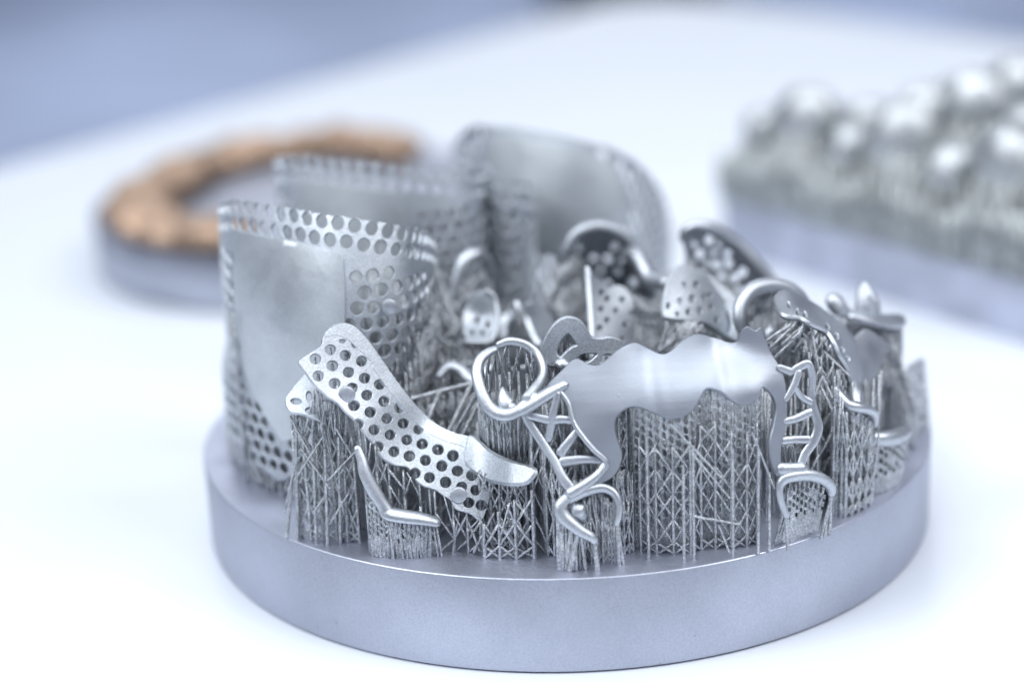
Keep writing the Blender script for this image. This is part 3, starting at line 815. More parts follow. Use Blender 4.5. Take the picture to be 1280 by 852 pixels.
segs += lattice(rD, A3([(456, 600, -40.0), (500, 640, -39.5), (545, 650, -39.5)]), 1.0, layers=2, r=0.14, cell=2, drop=0.3)
struts('support_struts', segs, rD)
# ---------------------------------------------------------------- C: the large palatal strap framework in the middle of the front
rC = thing('strap_framework', 'smooth scalloped palatal strap framework with ring clasp, centre front of the plate', 'denture framework', (10, -42, 0))
z5 = lambda p: Z(640, 440, 3.041, p)
z6 = lambda p: Z(760, 390, 2.75, p)
z4 = lambda p: Z(570, 370, 4.483, p)
lat_edge = z5([(352, 445), (358, 415), (310, 370), (262, 312), (232, 262), (214, 195), (182, 150)])
strap = z5([(140, 130), (190, 75), (240, 30), (290, 50), (330, 55), (370, 25)]) + \
        z6([(40, 130), (90, 110), (130, 125), (180, 150), (215, 140), (260, 100), (310, 80), (370, 95), (410, 108), (445, 105), (458, 72), (478, 53), (497, 62), (510, 66), (522, 56), (535, 90), (560, 150), (590, 200), (605, 260), (610, 330), (604, 400), (590, 460), (590, 520), (606, 552),
            (582, 562), (560, 515), (553, 450), (568, 380), (576, 320), (560, 278), (532, 255), (518, 268), (508, 296), (470, 316), (440, 310), (410, 290), (380, 270), (340, 262), (320, 285), (290, 330), (250, 358), (200, 360), (150, 340), (110, 325), (70, 325), (32, 352), (20, 390), (30, 440), (45, 490), (30, 540), (0, 572)]) + \
        z5([(300, 512), (240, 548), (222, 545), (228, 522), (290, 488)]) + lat_edge
Cctl = [(686, 484, -41.5), (720, 450, -39.6), (770, 440, -39.6), (810, 440, -39.2), (870, 420, -38.6), (920, 430, -38.8), (940, 412, -38.6), (965, 445, -39.4), (980, 490, -41.0), (978, 560, -43.0), (975, 590, -44.0), (960, 500, -41.8),
        (770, 515, -43.5), (830, 520, -43.8), (890, 488, -43.2), (945, 490, -42.6), (775, 590, -45.0), (740, 610, -46.0), (715, 625, -46.5), (720, 520, -43.0), (740, 560, -44.6), (800, 480, -41.8), (860, 465, -41.2), (920, 460, -41.0)]
def ripC(q):
    x, y = q[:, 0], q[:, 1]
    w = np.exp(-((y - 455) / 130.0) ** 2) * np.clip((x - 735) / 40, 0, 1) * np.clip((970 - x) / 30, 0, 1)
    return w * (0.22 * np.sin((x - 742) / 24.0 + 0.004 * (y - 450)) - 0.28 * np.exp(-((x - 816 - 0.15 * (y - 450)) / 13.0) ** 2) - 0.28 * np.exp(-((x - 893 - 0.2 * (y - 450)) / 11.0) ** 2))
SCp = psurf(Cctl, ripC)
strapo = sheet('palatal_strap', resample(catmull(np.array(strap), 6, True), 2.4, True), [], SCp, 0.8, M_STRAP, rC, 4.2, bulge=0.2)
# raised edge where the lattice frame starts
tube('finish_line', [(x, y, float(SCp.depth(np.array([[x, y]]))[0]) - 0.35) for x, y in lat_edge], M_CAST, strapo, r=0.33, n=8)
# left lattice frame
fr = [(655, 517, -42.5, .5), (664, 532, -42.9, .52), (680, 556, -43.8, .52), (693, 576, -44.8, .52), (703, 596, -45.8, .56), (715, 612, -46.4, .62)]
rail = tube('lattice_rail', fr, M_CAST, rC, flat=0.5, flatdir=(0, -1, 0.3))
tube('lattice_collar', [(712, 617, -46.8, .7), (730, 606, -46.4, .62), (748, 592, -45.6, .55), (756, 580, -45.0, .45)], M_CAST, rC)
for pts in ([(697, 492, -42.5, .38), (692, 512, -43.0, .45), (690, 524, -43.2, .55)],
            [(660, 518, -42.6, .5), (675, 522, -43.0, .48), (690, 525, -43.2, .55)],
            [(717, 526, -43.2, .45), (704, 524, -43.2, .48), (690, 525, -43.2, .55)],
            [(686, 549, -43.6, .42), (688, 536, -43.4, .48), (690, 525, -43.2, .55)],
            [(722, 538, -43.6, .42), (711, 552, -44.2, .5), (701, 566, -44.4, .6)],
            [(752, 576, -44.8, .4), (730, 574, -44.8, .5), (703, 577, -44.8, .62)]):
    tube('lattice_bar', [(*q[:3], q[3] * 1.05) for q in pts], M_CAST, rail, flat=0.5, flatdir=(0, -1, 0.3), n=10)
tube('top_arm', [(640, 518, -42.8, .7), (655, 510, -42.7, .85), (672, 500, -42.4, .85), (690, 489, -42.0, .8), (706, 480, -41.5, .6)], M_CAST, rC, flat=0.8, flatdir=(0, -0.4, 0.9))
# ring clasp
tube('ring_clasp', [(*p[:2], *p[2:]) for p in z4([(222, 296, -36.5, 0.42), (180, 315, -37.2, 0.52), (135, 355, -38.2, 0.60), (116, 420, -39.4, 0.66), (130, 500, -40.6, 0.69), (158, 575, -41.6, 0.74), (195, 630, -42.3, 0.77), (245, 660, -42.8, 0.77), (300, 662, -43.0, 0.76), (350, 640, -42.9, 0.71), (395, 602, -42.6, 0.71), (450, 565, -42.3, 0.67)])], M_CAST, rC, n=14, flat=0.7, flatdir=(0, -0.7, 0.59))
tube('clasp_tip', z4([(236, 277, -36.2, 0.38), (290, 258, -36.0, 0.47), (350, 262, -36.0, 0.49), (410, 287, -36.2, 0.51), (458, 333, -36.8, 0.53), (484, 390, -37.8, 0.54), (488, 440, -38.8, 0.56), (468, 490, -40.0, 0.59), (435, 532, -41.2, 0.63), (395, 575, -42.4, 0.61)]), M_CAST, rC, n=12, flat=1.25, flatdir=(0, 0, 0.85))
def blob(name, parent, path, flat=1.0, flatdir=None, n=14): return tube(name, path, M_CAST, parent, n=n, flat=flat, flatdir=flatdir, sub=5)
blob('occlusal_rest', rC, z4([(262, 508, -40.6, .06), (262, 530, -40.9, .38), (266, 560, -41.2, .72), (278, 595, -41.6, 1.0), (300, 625, -42.0, 1.0), (330, 630, -42.4, .6)]), 0.8, (0, -0.7, 0.7))
# lower left clasps
tube('lower_clasp', z5([(228, 535, -46.6, 0.46), (200, 560, -47.0, 0.65), (182, 590, -47.4, 0.76), (196, 622, -47.7, 0.80), (225, 650, -48.0, 0.76), (262, 678, -48.2, 0.68), (300, 700, -48.3, 0.57), (314, 716, -48.3, 0.46)]), M_CAST, rC, n=14, flat=0.8, flatdir=(0, -0.6, 0.61))
tube('lower_clasp', z5([(215, 560, -46.9, 0.53), (250, 540, -46.6, 0.61), (300, 522, -46.2, 0.57), (345, 516, -46.0, 0.53), (385, 534, -46.2, 0.50), (406, 575, -46.7, 0.47), (405, 620, -47.0, 0.44), (396, 650, -47.1, 0.38)]), M_CAST, rC, n=12, flat=1.15, flatdir=(0, -0.3, 0.76))
blob('occlusal_rest', rC, z5([(228, 580, -46.6, .5), (248, 600, -46.6, 1.15), (268, 618, -46.4, .8)]), 0.85, (0, -0.7, 0.7))
# right ladder frame and clasp
lrail = tube('ladder_rail', z6([(632, 205, -40.5, 0.42), (660, 188, -40.2, 0.47), (690, 180, -40.0, 0.47), (702, 225, -40.2, 0.42), (700, 290, -40.6, 0.42), (712, 350, -41.2, 0.51), (722, 395, -41.6, 0.58), (706, 445, -42.2, 0.55), (676, 490, -42.8, 0.51), (662, 530, -43.4, 0.47)]), M_CAST, rC, flat=0.42, flatdir=(0, -1, 0.17))
for pts in ([(604, 375, -42.2, .42), (645, 366, -41.8, .45), (690, 345, -41.2, .5), (705, 340, -41.0, .4)], [(600, 442, -42.8, .5), (640, 438, -42.4, .48), (690, 438, -42.2, .5)],
            [(612, 300, -41.6, .32), (640, 250, -41.0, .42), (655, 205, -40.4, .45)], [(640, 255, -41.0, .35), (665, 290, -40.8, .4), (700, 310, -40.8, .4)], [(590, 190, -40.5, .4), (630, 205, -40.5, .5)]):
    tube('ladder_bar', [(*q[:3], q[3] * 1.05) for q in z6(pts)], M_CAST, lrail, flat=0.5, flatdir=(0, -1, 0.3), n=10)
tube('ladder_collar', z6([(596, 540, -44.2, 0.81), (630, 540, -43.9, 0.81), (668, 538, -43.6, 0.77)]), M_CAST, rC, flat=0.7, flatdir=(0, -1, 0.26))
tube('lower_clasp', z6([(612, 700, -45.0, 0.34), (594, 650, -45.0, 0.42), (588, 605, -44.8, 0.49), (604, 575, -44.5, 0.57), (645, 562, -44.0, 0.61), (695, 560, -43.4, 0.61), (740, 575, -42.8, 0.57), (766, 600, -42.4, 0.49), (768, 625, -42.2, 0.38)]), M_CAST, rC, n=12, flat=1.2, flatdir=(0, -0.2, 0.76))

# supports of C
edge_low = SCp(np.array(z6([(84, 330), (110, 327), (150, 342), (200, 362), (250, 360), (290, 334), (320, 290), (340, 266), (380, 273), (410, 292), (440, 312), (470, 318), (508, 300), (520, 275)]), float))
edge_low[:, 1] += 0.25
comb_wall(rC, 'support_wall', edge_low, corr=0.11, pitch=0.82, thick=0.2, r=0.29, rows=1.08, hole_z=(2.7, 99))
segs = lattice(rC, edge_low[1:] + np.array([0, -0.7, -3.5]), 2.1, layers=1, r=0.19, cell=3.0, drop=0.12, fan=0, posts=True)
for (a, b) in (((860, 560, -46), (912, 622, -46.3)), ((838, 530, -45.8), (905, 600, -46.2)), ((898, 655, -46.3), (912, 690, -46.3)), ((868, 645, -46.3), (925, 655, -46.5)), ((940, 540, -45.2), (968, 610, -45.2))):
    P = A3([a, b]); post(P[0], P[1], 0.15, rC, 'support_strut')
for px_, y0_, y1_, Y in ((808, 690, 545, -45.6), (854, 702, 580, -46.6), (866, 696, 560, -46.2), (916, 684, 560, -46.1), (948, 688, 560, -45.6), (962, 674, 590, -45.0)):
    t = A3([(px_, y1_, Y)])[0]; b = t.copy(); b[2] = 0; post(b, t, 0.2, rC)
# under ring clasp and lattice
segs += lattice(rC, A3([(597, 480, -40), (606, 505, -41), (625, 519, -42.5), (645, 521, -43), (668, 505, -42.5)]), 0.85, layers=2, layer_dy=1.2, r=0.18, cell=3.2, drop=0.6, fan=1, base_dy=9.5)
segs += lattice(rC, A3([(620, 435, -36.3), (640, 430, -36), (660, 435, -36.4), (676, 452, -37.5), (680, 470, -38.8)]), 1.1, layers=1, r=0.2, cell=5, drop=0.7, fan=1)
segs += lattice(rC, A3([(596, 470, -40), (604, 440, -37.5), (618, 436, -36.6)]), 0.9, layers=1, r=0.14, cell=4, drop=0.6, fan=1, base_dy=9.0)
segs += lattice(rC, A3([(660, 525, -42.6), (690, 528, -42.8), (715, 528, -42.6)]), 1.15, layers=2, layer_dy=2.0, r=0.2, cell=3.2, drop=0.5, fan=1)
segs += lattice(rC, A3([(682, 562, -43.4), (706, 580, -44.2), (735, 578, -44.2), (752, 585, -44.4)]), 0.95, layers=2, layer_dy=1.6, r=0.2, cell=3.0, drop=0.5, fan=1)
segs += lattice(rC, A3([(706, 604, -45.6), (722, 604, -45.6), (750, 590, -45)]), 0.8, layers=2, layer_dy=1.0, r=0.17, cell=2.6, drop=0.4, fan=1)
segs += lattice(rC, A3([(768, 590, -44.4), (782, 592, -43.8), (792, 594, -43.4)]), 0.7, layers=2, layer_dy=1.2, r=0.16, cell=2.4, drop=0.2, fan=1)
segs += lattice(rC, A3([(775, 490, -42.5), (785, 496, -42.4)]), 0.8, layers=3, layer_dy=1.5, r=0.15, cell=2.2, drop=0.1, fan=2)
# lower left clasp comb and legs
segs += lattice(rC, A3([(699, 640, -47.3), (706, 652, -47.6), (722, 662, -47.9)]), 0.42, layers=2, layer_dy=0.5, r=0.2, cell=9, drop=1.0, fan=1)
segs += lattice(rC, A3([(728, 622, -46.2), (748, 616, -46), (765, 625, -46.3)]), 0.75, layers=1, r=0.17, cell=2.4, drop=0.3, fan=1)
comb_wall(rC, 'comb_wall', A3([(734, 630, -45.2), (750, 620, -44.9), (765, 628, -45.1)]), r=0.2, pitch=0.7, rows=1.0)
for a, b, r in (((743, 678, -48.2), (747, 716, -48.2), .34), ((722, 668, -47.9), (712, 718, -48.0), .34), ((771, 655, -47.0), (774, 698, -46.8), .28), ((772, 655, -47.0), (779, 697, -46.8), .22), ((714, 660, -47.8), (708, 706, -47.6), .3), ((704, 655, -47.6), (700, 700, -47.2), .28), ((726, 668, -47.9), (732, 706, -47.7), .24)):
    P = A3([a, b]); P[1][2] = 0.0; post(P[1], P[0], r, rC)
# right arm supports
comb_wall(rC, 'comb_wall', A3([(985, 610, -43.6), (1000, 602, -42.6), (1018, 602, -41.8), (1034, 612, -41.4)]), r=0.2, pitch=0.62, rows=1.0, hole_z=(3.4, 99))
segs += lattice(rC, A3([(978, 640, -44.8), (982, 645, -44.8), (986, 642, -44.6)]), 0.5, layers=2, layer_dy=0.6, r=0.16, cell=9, drop=1.0, fan=1)
for a, b, r in (((1038, 618, -42.2), (1037, 662, -41.6), .26), ((1036, 630, -42.2), (1026, 660, -42.4), .2), ((1038, 628, -42.0), (1030, 656, -42.0), .16), ((982, 645, -45), (985, 672, -44.8), .2)):
    P = A3([a, b]); P[1][2] = 0.0; post(P[1], P[0], r, rC)
segs += lattice(rC, A3([(980, 556, -42), (1000, 562, -42), (1008, 570, -42)]), 0.6, layers=2, layer_dy=0.8, r=0.16, cell=4, drop=0.6, fan=1)
struts('support_struts', segs, rC)

# ---------------------------------------------------------------- D: flat loop clasp behind the strap
rE = thing('clasp_framework', 'flat loop clasp with two openings standing just behind the palatal strap', 'clasp', (0, -33, 0))
loop = z4([(478, 305), (500, 240), (540, 172), (590, 130), (640, 121), (690, 140), (722, 182), (752, 230), (795, 240), (860, 234), (912, 250), (945, 285), (960, 330), (930, 380), (860, 400), (790, 410), (700, 400), (630, 400), (600, 380), (560, 385), (520, 385), (490, 350)])
lh = [resample(catmull(np.array(z4(q)), 5, True), 2, True) for q in ([(558, 318), (572, 262), (600, 225), (625, 203), (648, 222), (680, 272), (645, 290), (610, 322), (585, 345)], [(655, 362), (690, 322), (735, 312), (790, 318), (775, 345), (740, 372), (700, 378)], [(810, 330), (850, 318), (880, 335), (850, 370), (800, 375)])]
SEp = psurf([(677, 438, -34.0), (712, 398, -33.2), (745, 425, -33.4), (780, 432, -33), (765, 460, -34), (700, 455, -34.4), (725, 430, -33.8)])
sheet('loop_plate', resample(catmull(np.array(loop), 6, True), 2, True), lh, SEp, 1.0, M_PLATE, rE, 3.6, bulge=0.25)
blob('occlusal_rest', rE, z4([(570, 372, -36.3, .5), (595, 378, -36.5, .75), (625, 385, -36.6, .4)]), 0.6, (0, -0.7, 0.7))
segs = lattice(rE, A3([(682, 448, -34.5), (700, 456, -34.5), (730, 455, -34), (760, 455, -33.5), (785, 445, -33)]), 0.9, layers=3, layer_dy=1.2, r=0.17, cell=3, drop=0.4, fan=2)
segs += lattice(rE, A3([(690, 415, -32.5), (712, 405, -32), (735, 425, -32)]), 0.8, layers=1, r=0.15, cell=4, drop=0.6, base_dy=2)
struts('support_struts', segs, rE)

# ---------------------------------------------------------------- E: saddle framework on the right
z7 = lambda p: Z(920, 340, 2.838, p)
rF = thing('saddle_framework', 'smooth saddle framework sloping down the right front with exposed strut tips', 'denture framework', (34, -28, 0))
sad = z7([(138, 100), (150, 78), (172, 72), (215, 85), (270, 115), (330, 156), (380, 200), (412, 240), (425, 290), (440, 350), (430, 400), (405, 395), (392, 345), (365, 300), (345, 255), (318, 215), (268, 190), (225, 166), (185, 162), (155, 145)])
SF = psurf([(970, 378, -27), (985, 368, -25), (1035, 395, -21), (1065, 425, -22), (1070, 470, -28), (1040, 425, -30), (1010, 402, -31), (985, 398, -31), (1058, 450, -29), (1060, 480, -31)])
eh = [circle(*z7([p])[0], 2.6, 10, ry=5, ang=-0.4) for p in ((185, 125), (215, 150), (240, 158), (318, 200), (350, 232), (370, 280), (388, 310))]
sheet('saddle_plate', resample(catmull(np.array(sad), 6, True), 2.2, True), eh, SF, 0.7, M_CAST, rF, 4.0, bulge=0.28)
lobe = z7([(412, 250), (440, 220), (462, 208), (500, 232), (530, 258), (525, 300), (500, 345), (470, 385), (445, 400), (425, 350), (418, 300)])
sheet('side_lobe', resample(catmull(np.array(lobe), 6, True), 2.2, True), [], psurf([(1065, 430, -22), (1080, 415, -19), (1105, 430, -18), (1098, 460, -22), (1078, 478, -26), (1070, 450, -25)]), 0.7, M_CAST, rF, 4.0, bulge=0.28)
disc(rF, *z7([(295, 178)])[0], -27.0, 0.8)
tube('wave_clasp', z7([(352, 410, -33.5, 0.42), (372, 440, -34.4, 0.59), (395, 468, -35.0, 0.72), (430, 478, -34.8, 0.77), (465, 486, -34.0, 0.72), (488, 505, -33.0, 0.64), (490, 540, -32.4, 0.51)]), M_CAST, rF, n=12, flat=0.9, flatdir=(0, -0.3, 1))
tube('clasp_stem', z7([(430, 470, -34.4, .6), (425, 430, -32.5, .9), (420, 400, -30.5, .7)]), M_CAST, rF)
segs = []
# broken bundle of tips pointing left off the underside
for k in range(30):
    t = at(RNG.uniform(985, 1012), RNG.uniform(400, 416), RNG.uniform(-31.5, -29)); f = RNG.uniform(0.5, 1)
    b = t + np.array([-RNG.uniform(2.0, 4.6) * f, -RNG.uniform(0.2, 1.5), -RNG.uniform(0.8, 2.6)])
    segs.append([*b, *t, 0.2, 0.16])
for k in range(26):
    t = at(RNG.uniform(998, 1018), RNG.uniform(403, 420), -30.5); b = at(RNG.uniform(1006, 1020), RNG.uniform(440, 520), RNG.uniform(-32, -30))
    segs.append([*b, *t, 0.2, 0.13])
lowF = A3([(1000, 408, -31), (1018, 412, -30.5), (1035, 425, -30.5), (1048, 445, -30.5), (1058, 475, -31.5)])
segs += lattice(rF, lowF, 1.5, layers=2, layer_dy=2.0, r=0.2, cell=2.7, drop=0.2, fan=2, posts=True)
segs += lattice(rF, A3([(1050, 490, -34), (1068, 508, -35), (1090, 520, -33), (1094, 535, -32.4)]), 0.95, layers=3, layer_dy=1.5, r=0.17, cell=2.6, drop=0.2, fan=2)
segs += lattice(rF, A3([(1040, 470, -36), (1058, 520, -36.5), (1095, 540, -34)]), 1.6, layers=1, r=0.21, cell=3.2, drop=0.02, fan=0, posts=True)
segs += lattice(rF, A3([(1010, 440, -33.5), (1040, 450, -33.5), (1060, 500, -33)]), 1.4, layers=3, layer_dy=2.2, r=0.18, cell=2.8, drop=0.2, fan=1)
for (a, b) in (((1030, 440, -31), (1062, 470, -32)), ((1000, 545, -35), (1028, 470, -34)), ((1028, 470, -34), (1060, 540, -36)), ((1025, 480, -34), (1044, 520, -36)), ((1016, 420, -31), (1030, 500, -34)), ((1050, 460, -31), (1040, 540, -36))):
    P = A3([a, b]); post(P[0], P[1], 0.2, rF, 'support_strut')
comb_wall(rF, 'comb_wall', A3([(1052, 500, -34.6), (1070, 512, -34.8), (1092, 530, -32.6)]), r=0.2, pitch=0.7, rows=1.2)
struts('support_struts', segs, rF)

# ---------------------------------------------------------------- low band clasp on the right
rG = thing('clasp_framework', 'low curved band clasp on a ribbed support wall near the right rim', 'clasp', (41, -27, 0))
tube('band', z7([(482, 590, -30.5, .7), (520, 592, -30.0, .9), (565, 585, -28.6, .95), (600, 570, -27, .8), (608, 560, -26, .5)]), M_CAST, rG, n=12, flat=1.15, flatdir=(0, 0, 1.0))
comb_wall(rG, 'comb_wall', A3([(1091, 549, -30.3), (1106, 549, -29.8), (1120, 546, -28.4), (1132, 540, -26.8)]), r=0.22, pitch=0.75, rows=1.2)
segs = lattice(rG, A3([(1092, 549, -28.5), (1108, 549, -28), (1130, 541, -25.8)]), 0.9, layers=2, r=0.18, cell=2.4, drop=0.3)
struts('support_struts', segs, rG)

# ---------------------------------------------------------------- far right frame with upright fin
zr = lambda p: Z(1000, 340, 6.083, p)
rH = thing('saddle_framework', 'blurred framework with an upright looped fin at the far right of the plate', 'denture framework', (42, -12, 0))
top_r = zr([(365, 315), (430, 312), (520, 330), (620, 340), (740, 340), (785, 365), (785, 400), (740, 412), (640, 405), (540, 385), (450, 360), (380, 340)])
sheet('top_plate', resample(catmull(np.array(top_r), 5, True), 2, True), [], psurf([(1060, 392, -15), (1090, 394, -13), (1128, 398, -10), (1128, 408, -13), (1090, 403, -16), (1065, 398, -17)]), 0.9, M_CAST, rH, 3.5, bulge=0.28)
fin = zr([(436, 310), (440, 200), (450, 130), (480, 85), (510, 90), (545, 150), (580, 210), (600, 270), (595, 330), (520, 335)])
fhole = [circle(*zr([(540, 235)])[0], 3.2, 14, ry=9.5, ang=-0.25)]
sheet('upright_fin', resample(catmull(np.array(fin), 5, True), 2, True), fhole, psurf([(1072, 392, -13), (1080, 355, -11), (1098, 380, -13), (1098, 394, -13)]), 0.9, M_CAST, rH, 3.5, bulge=0.28)
tube('end_knob', zr([(250, 215, -15.5, 1.2), (290, 260, -15.5, 1.35), (340, 300, -15.2, 1.0), (390, 325, -15, .8), (480, 345, -15, .8)]), M_CAST, rH, n=12, flat=0.75, flatdir=(0, -0.5, 0.8))
segs = lattice(rH, A3([(1062, 400, -14), (1090, 405, -13), (1128, 409, -11)]), 0.75, layers=3, layer_dy=1.5, r=0.2, cell=3.4, drop=0.2, fan=1)
segs += lattice(rH, A3([(1100, 410, -14.5), (1115, 425, -15), (1132, 470, -16), (1142, 520, -16)]), 0.9, layers=3, layer_dy=1.6, r=0.22, cell=3.2, drop=0.15, fan=1)
segs += lattice(rH, A3([(1048, 395, -14), (1075, 425, -14), (1100, 470, -16)]), 1.1, layers=2, layer_dy=2, r=0.2, cell=3, drop=0.2, fan=1)
struts('support_struts', segs, rH)

# rightmost low piece
rI = thing('saddle_framework', 'low blurred dark piece at the rightmost edge of the plate', 'denture framework', (46, -4, 0))
rs = [(1134, 462), (1146, 452), (1153, 450), (1156, 480), (1160, 520), (1161, 560), (1156, 590), (1140, 605), (1130, 590), (1128, 540), (1130, 500)]
SI = psurf([(1134, 462, -9), (1153, 450, -3), (1160, 520, -6), (1156, 580, -12), (1135, 600, -18), (1128, 540, -16), (1130, 500, -13)])
hI = [circle(x, y, 4.2, 10) for x, y in ((1142, 472), (1151, 482), (1142, 492), (1151, 502), (1140, 511), (1150, 521), (1140, 531), (1151, 541), (1141, 551), (1150, 561), (1140, 571), (1149, 580), (1138, 588))]
sheet('perforated_plate', resample(catmull(np.array(rs), 5, True), 2.2, True), hI, SI, 0.5, M_SUP, rI, 4)
segs = lattice(rI, SI(np.array([(1138, 500), (1150, 520), (1156, 560)], float)), 0.9, layers=3, layer_dy=1.0, r=0.2, cell=2.6, drop=0.2)
segs += lattice(rI, A3([(1128, 560, -20), (1140, 540, -14), (1150, 520, -6)]), 0.9, layers=2, layer_dy=1.0, r=0.2, cell=2.6, drop=0.2)
struts('support_struts', segs, rI)
# ================================================================== second row, softly out of focus
z8 = lambda p: Z(680, 260, 4.26, p)
# ring clasp behind the strap's right end
r1 = thing('clasp_framework', 'round ring clasp with bright rest behind the right end of the palatal strap', 'clasp', (26, -22, 0))
tube('ring_clasp', z7([(18, 205, -24, .6), (10, 165, -23.5, .8), (18, 115, -22.5, .9), (55, 66, -21, .95), (115, 48, -19.5, .95), (175, 56, -18.5, .9), (222, 84, -18, .8), (252, 120, -18, .6)]), M_CAST, r1, n=12, flat=1.1, flatdir=(0, 0, 1))
blob('occlusal_rest', r1, z7([(118, 190, -22.0, .3), (120, 212, -22.4, .9), (122, 240, -22.8, .9), (124, 262, -23, .5)]), 0.8, (0, -.7, .7))
segs = lattice(r1, A3([(925, 395, -23), (940, 365, -20.5), (965, 358, -19), (990, 362, -18.5), (1005, 378, -18)]), 0.6, layers=2, layer_dy=1.0, r=0.15, cell=5, drop=0.6, fan=1)
segs += lattice(r1, A3([(930, 425, -24), (960, 430, -24), (1000, 420, -23)]), 1.2, layers=2, layer_dy=1.5, r=0.17, cell=3, drop=0.3, fan=1)
struts('support_struts', segs, r1)

# perforated leaf-shaped plate
r2 = thing('saddle_framework', 'leaf shaped perforated plate on dark struts behind the palatal strap', 'denture framework', (17, -18, 0))
leaf = z8([(632, 570), (632, 500), (645, 430), (675, 345), (715, 308), (765, 315), (805, 325), (850, 330), (880, 395), (935, 470), (1000, 560), (1020, 640), (980, 690), (900, 640), (840, 610), (740, 598), (660, 590)])
S2 = psurf([(830, 395, -21), (848, 332, -16), (880, 340, -14), (915, 400, -14), (840, 400, -21.5), (870, 405, -20), (900, 415, -18)])
h2 = [circle(*z8([(x, y)])[0], r, 12, ry=r * 1.35) for x, y, r in ((735, 420, 4.2), (778, 485, 4), (840, 480, 4), (655, 525, 3.6), (715, 500, 3.8), (760, 558, 3.6), (818, 553, 4), (878, 535, 3.8), (910, 600, 3.6), (705, 572, 3.0), (800, 410, 3.6), (870, 470, 3.4))]
sheet('perforated_plate', resample(catmull(np.array(leaf), 6, True), 2.2, True), h2, S2, 0.6, M_PLATE, r2, 4.2)
segs = lattice(r2, A3([(834, 400, -21), (850, 402, -21), (870, 404, -20), (895, 415, -18)]), 0.95, layers=2, layer_dy=1.2, r=0.2, cell=3, drop=0.35, fan=2)
for k in range(20):
    t = at(RNG.uniform(836, 880), RNG.uniform(400, 406), -21); b = at(RNG.uniform(815, 890), RNG.uniform(430, 455), -22)
    segs.append([*b, *t, 0.2, 0.16])
struts('support_struts', segs, r2)
r2b = thing('saddle_framework', 'smooth blurred plate sloping right behind the leaf shaped plate', 'denture framework', (25, -10, 0))
sl = z8([(850, 345), (920, 400), (1000, 470), (1060, 540), (1080, 620), (1050, 700), (990, 690), (1000, 600), (950, 500), (880, 410)])
sheet('smooth_plate', resample(catmull(np.array(sl), 6, True), 2.2, True), [], psurf([(880, 341, -12), (915, 370, -12), (930, 400, -16), (925, 425, -18), (905, 390, -15)]), 0.7, M_PLATE, r2b, 4)
struts('support_struts', lattice(r2b, A3([(905, 400, -14), (920, 420, -16), (930, 420, -14)]), 0.9, layers=3, layer_dy=1.5, r=0.18, drop=0.3), r2b)

# upright perforated fin
r3 = thing('saddle_framework', 'upright perforated blade with a bright straight edge behind the loop clasp', 'denture framework', (6, -16, 0))
fin2 = z8([(236, 340), (268, 372), (310, 392), (345, 425), (385, 415), (425, 430), (452, 470), (468, 530), (468, 620), (462, 720), (440, 800), (380, 800), (262, 760), (255, 690), (245, 500)])
S3 = psurf([(736, 340, -14), (740, 430, -19.5), (760, 352, -12), (785, 370, -12), (790, 410, -14.5), (785, 440, -17), (765, 420, -17)])
h3 = [circle(*z8([(x, y)])[0], 4.3, 12, ry=3.9) for x, y in ((330, 485), (410, 490), (375, 550), (330, 600), (425, 625), (295, 540), (290, 640), (460, 560), (345, 420), (340, 700), (410, 700), (300, 450))]
sheet('perforated_plate', resample(catmull(np.array(fin2), 5, True), 2.2, True), h3, S3, 0.6, M_PLATE, r3, 4)
tube('straight_edge', z8([(231, 322, -13.6, .42), (238, 420, -15, .46), (247, 550, -17, .5), (257, 700, -19.4, .5), (262, 800, -20.6, .5)]), M_CAST, r3, n=8)
struts('support_struts', lattice(r3, A3([(742, 440, -18), (765, 440, -16), (788, 435, -15)]), 0.9, layers=2, layer_dy=1.5, r=0.18, drop=0.3), r3)

# arch with dark perforated inside, right
r4 = thing('denture_base', 'arched denture base with thick rim showing its dark perforated inside, back right', 'denture base', (24, 0, 0))
arch = z8([(748, 125), (790, 100), (835, 92), (920, 118), (1020, 188), (1120, 290), (1215, 402), (1225, 470), (1150, 520), (1080, 540), (1000, 520), (930, 440), (860, 350), (790, 300), (752, 220)])
S4 = psurf([(856, 287, 0), (876, 282, 0), (920, 303, 2), (962, 352, 2), (965, 380, 5), (930, 385, 8), (890, 350, 8), (862, 325, 6), (905, 330, 7)])
h4 = [circle(*z8([(x, y)])[0], r, 12, ry=r * 1.2, ang=0.3) for x, y, r in ((880, 165, 6.5), (830, 240, 6.5), (905, 235, 4.5), (975, 240, 6), (920, 300, 6), (985, 295, 6), (1060, 340, 6.5), (1015, 370, 6), (950, 360, 5.5), (870, 290, 5), (800, 190, 4.5), (1100, 420, 5), (1040, 430, 5), (930, 190, 4))]
sh4 = sheet('perforated_shell', resample(catmull(np.array(arch), 6, True), 2.2, True), h4, S4, 0.6, M_PLATE, r4, 4.2)
tube('thick_rim', z8([(746, 165, 0, .7), (760, 120, -.2, .8), (830, 96, -.2, .9), (920, 122, .8, 1.0), (1020, 192, 1.8, 1.1), (1120, 294, 2, 1.15), (1205, 396, 2, 1.1), (1260, 470, 2, 1.0)]), M_CAST, sh4, n=12)
segs = lattice(r4, A3([(860, 330, -3), (890, 350, -4), (930, 375, -5), (965, 375, -2)]), 1.2, layers=3, layer_dy=2, r=0.2, drop=0.3)
struts('support_struts', segs, r4)

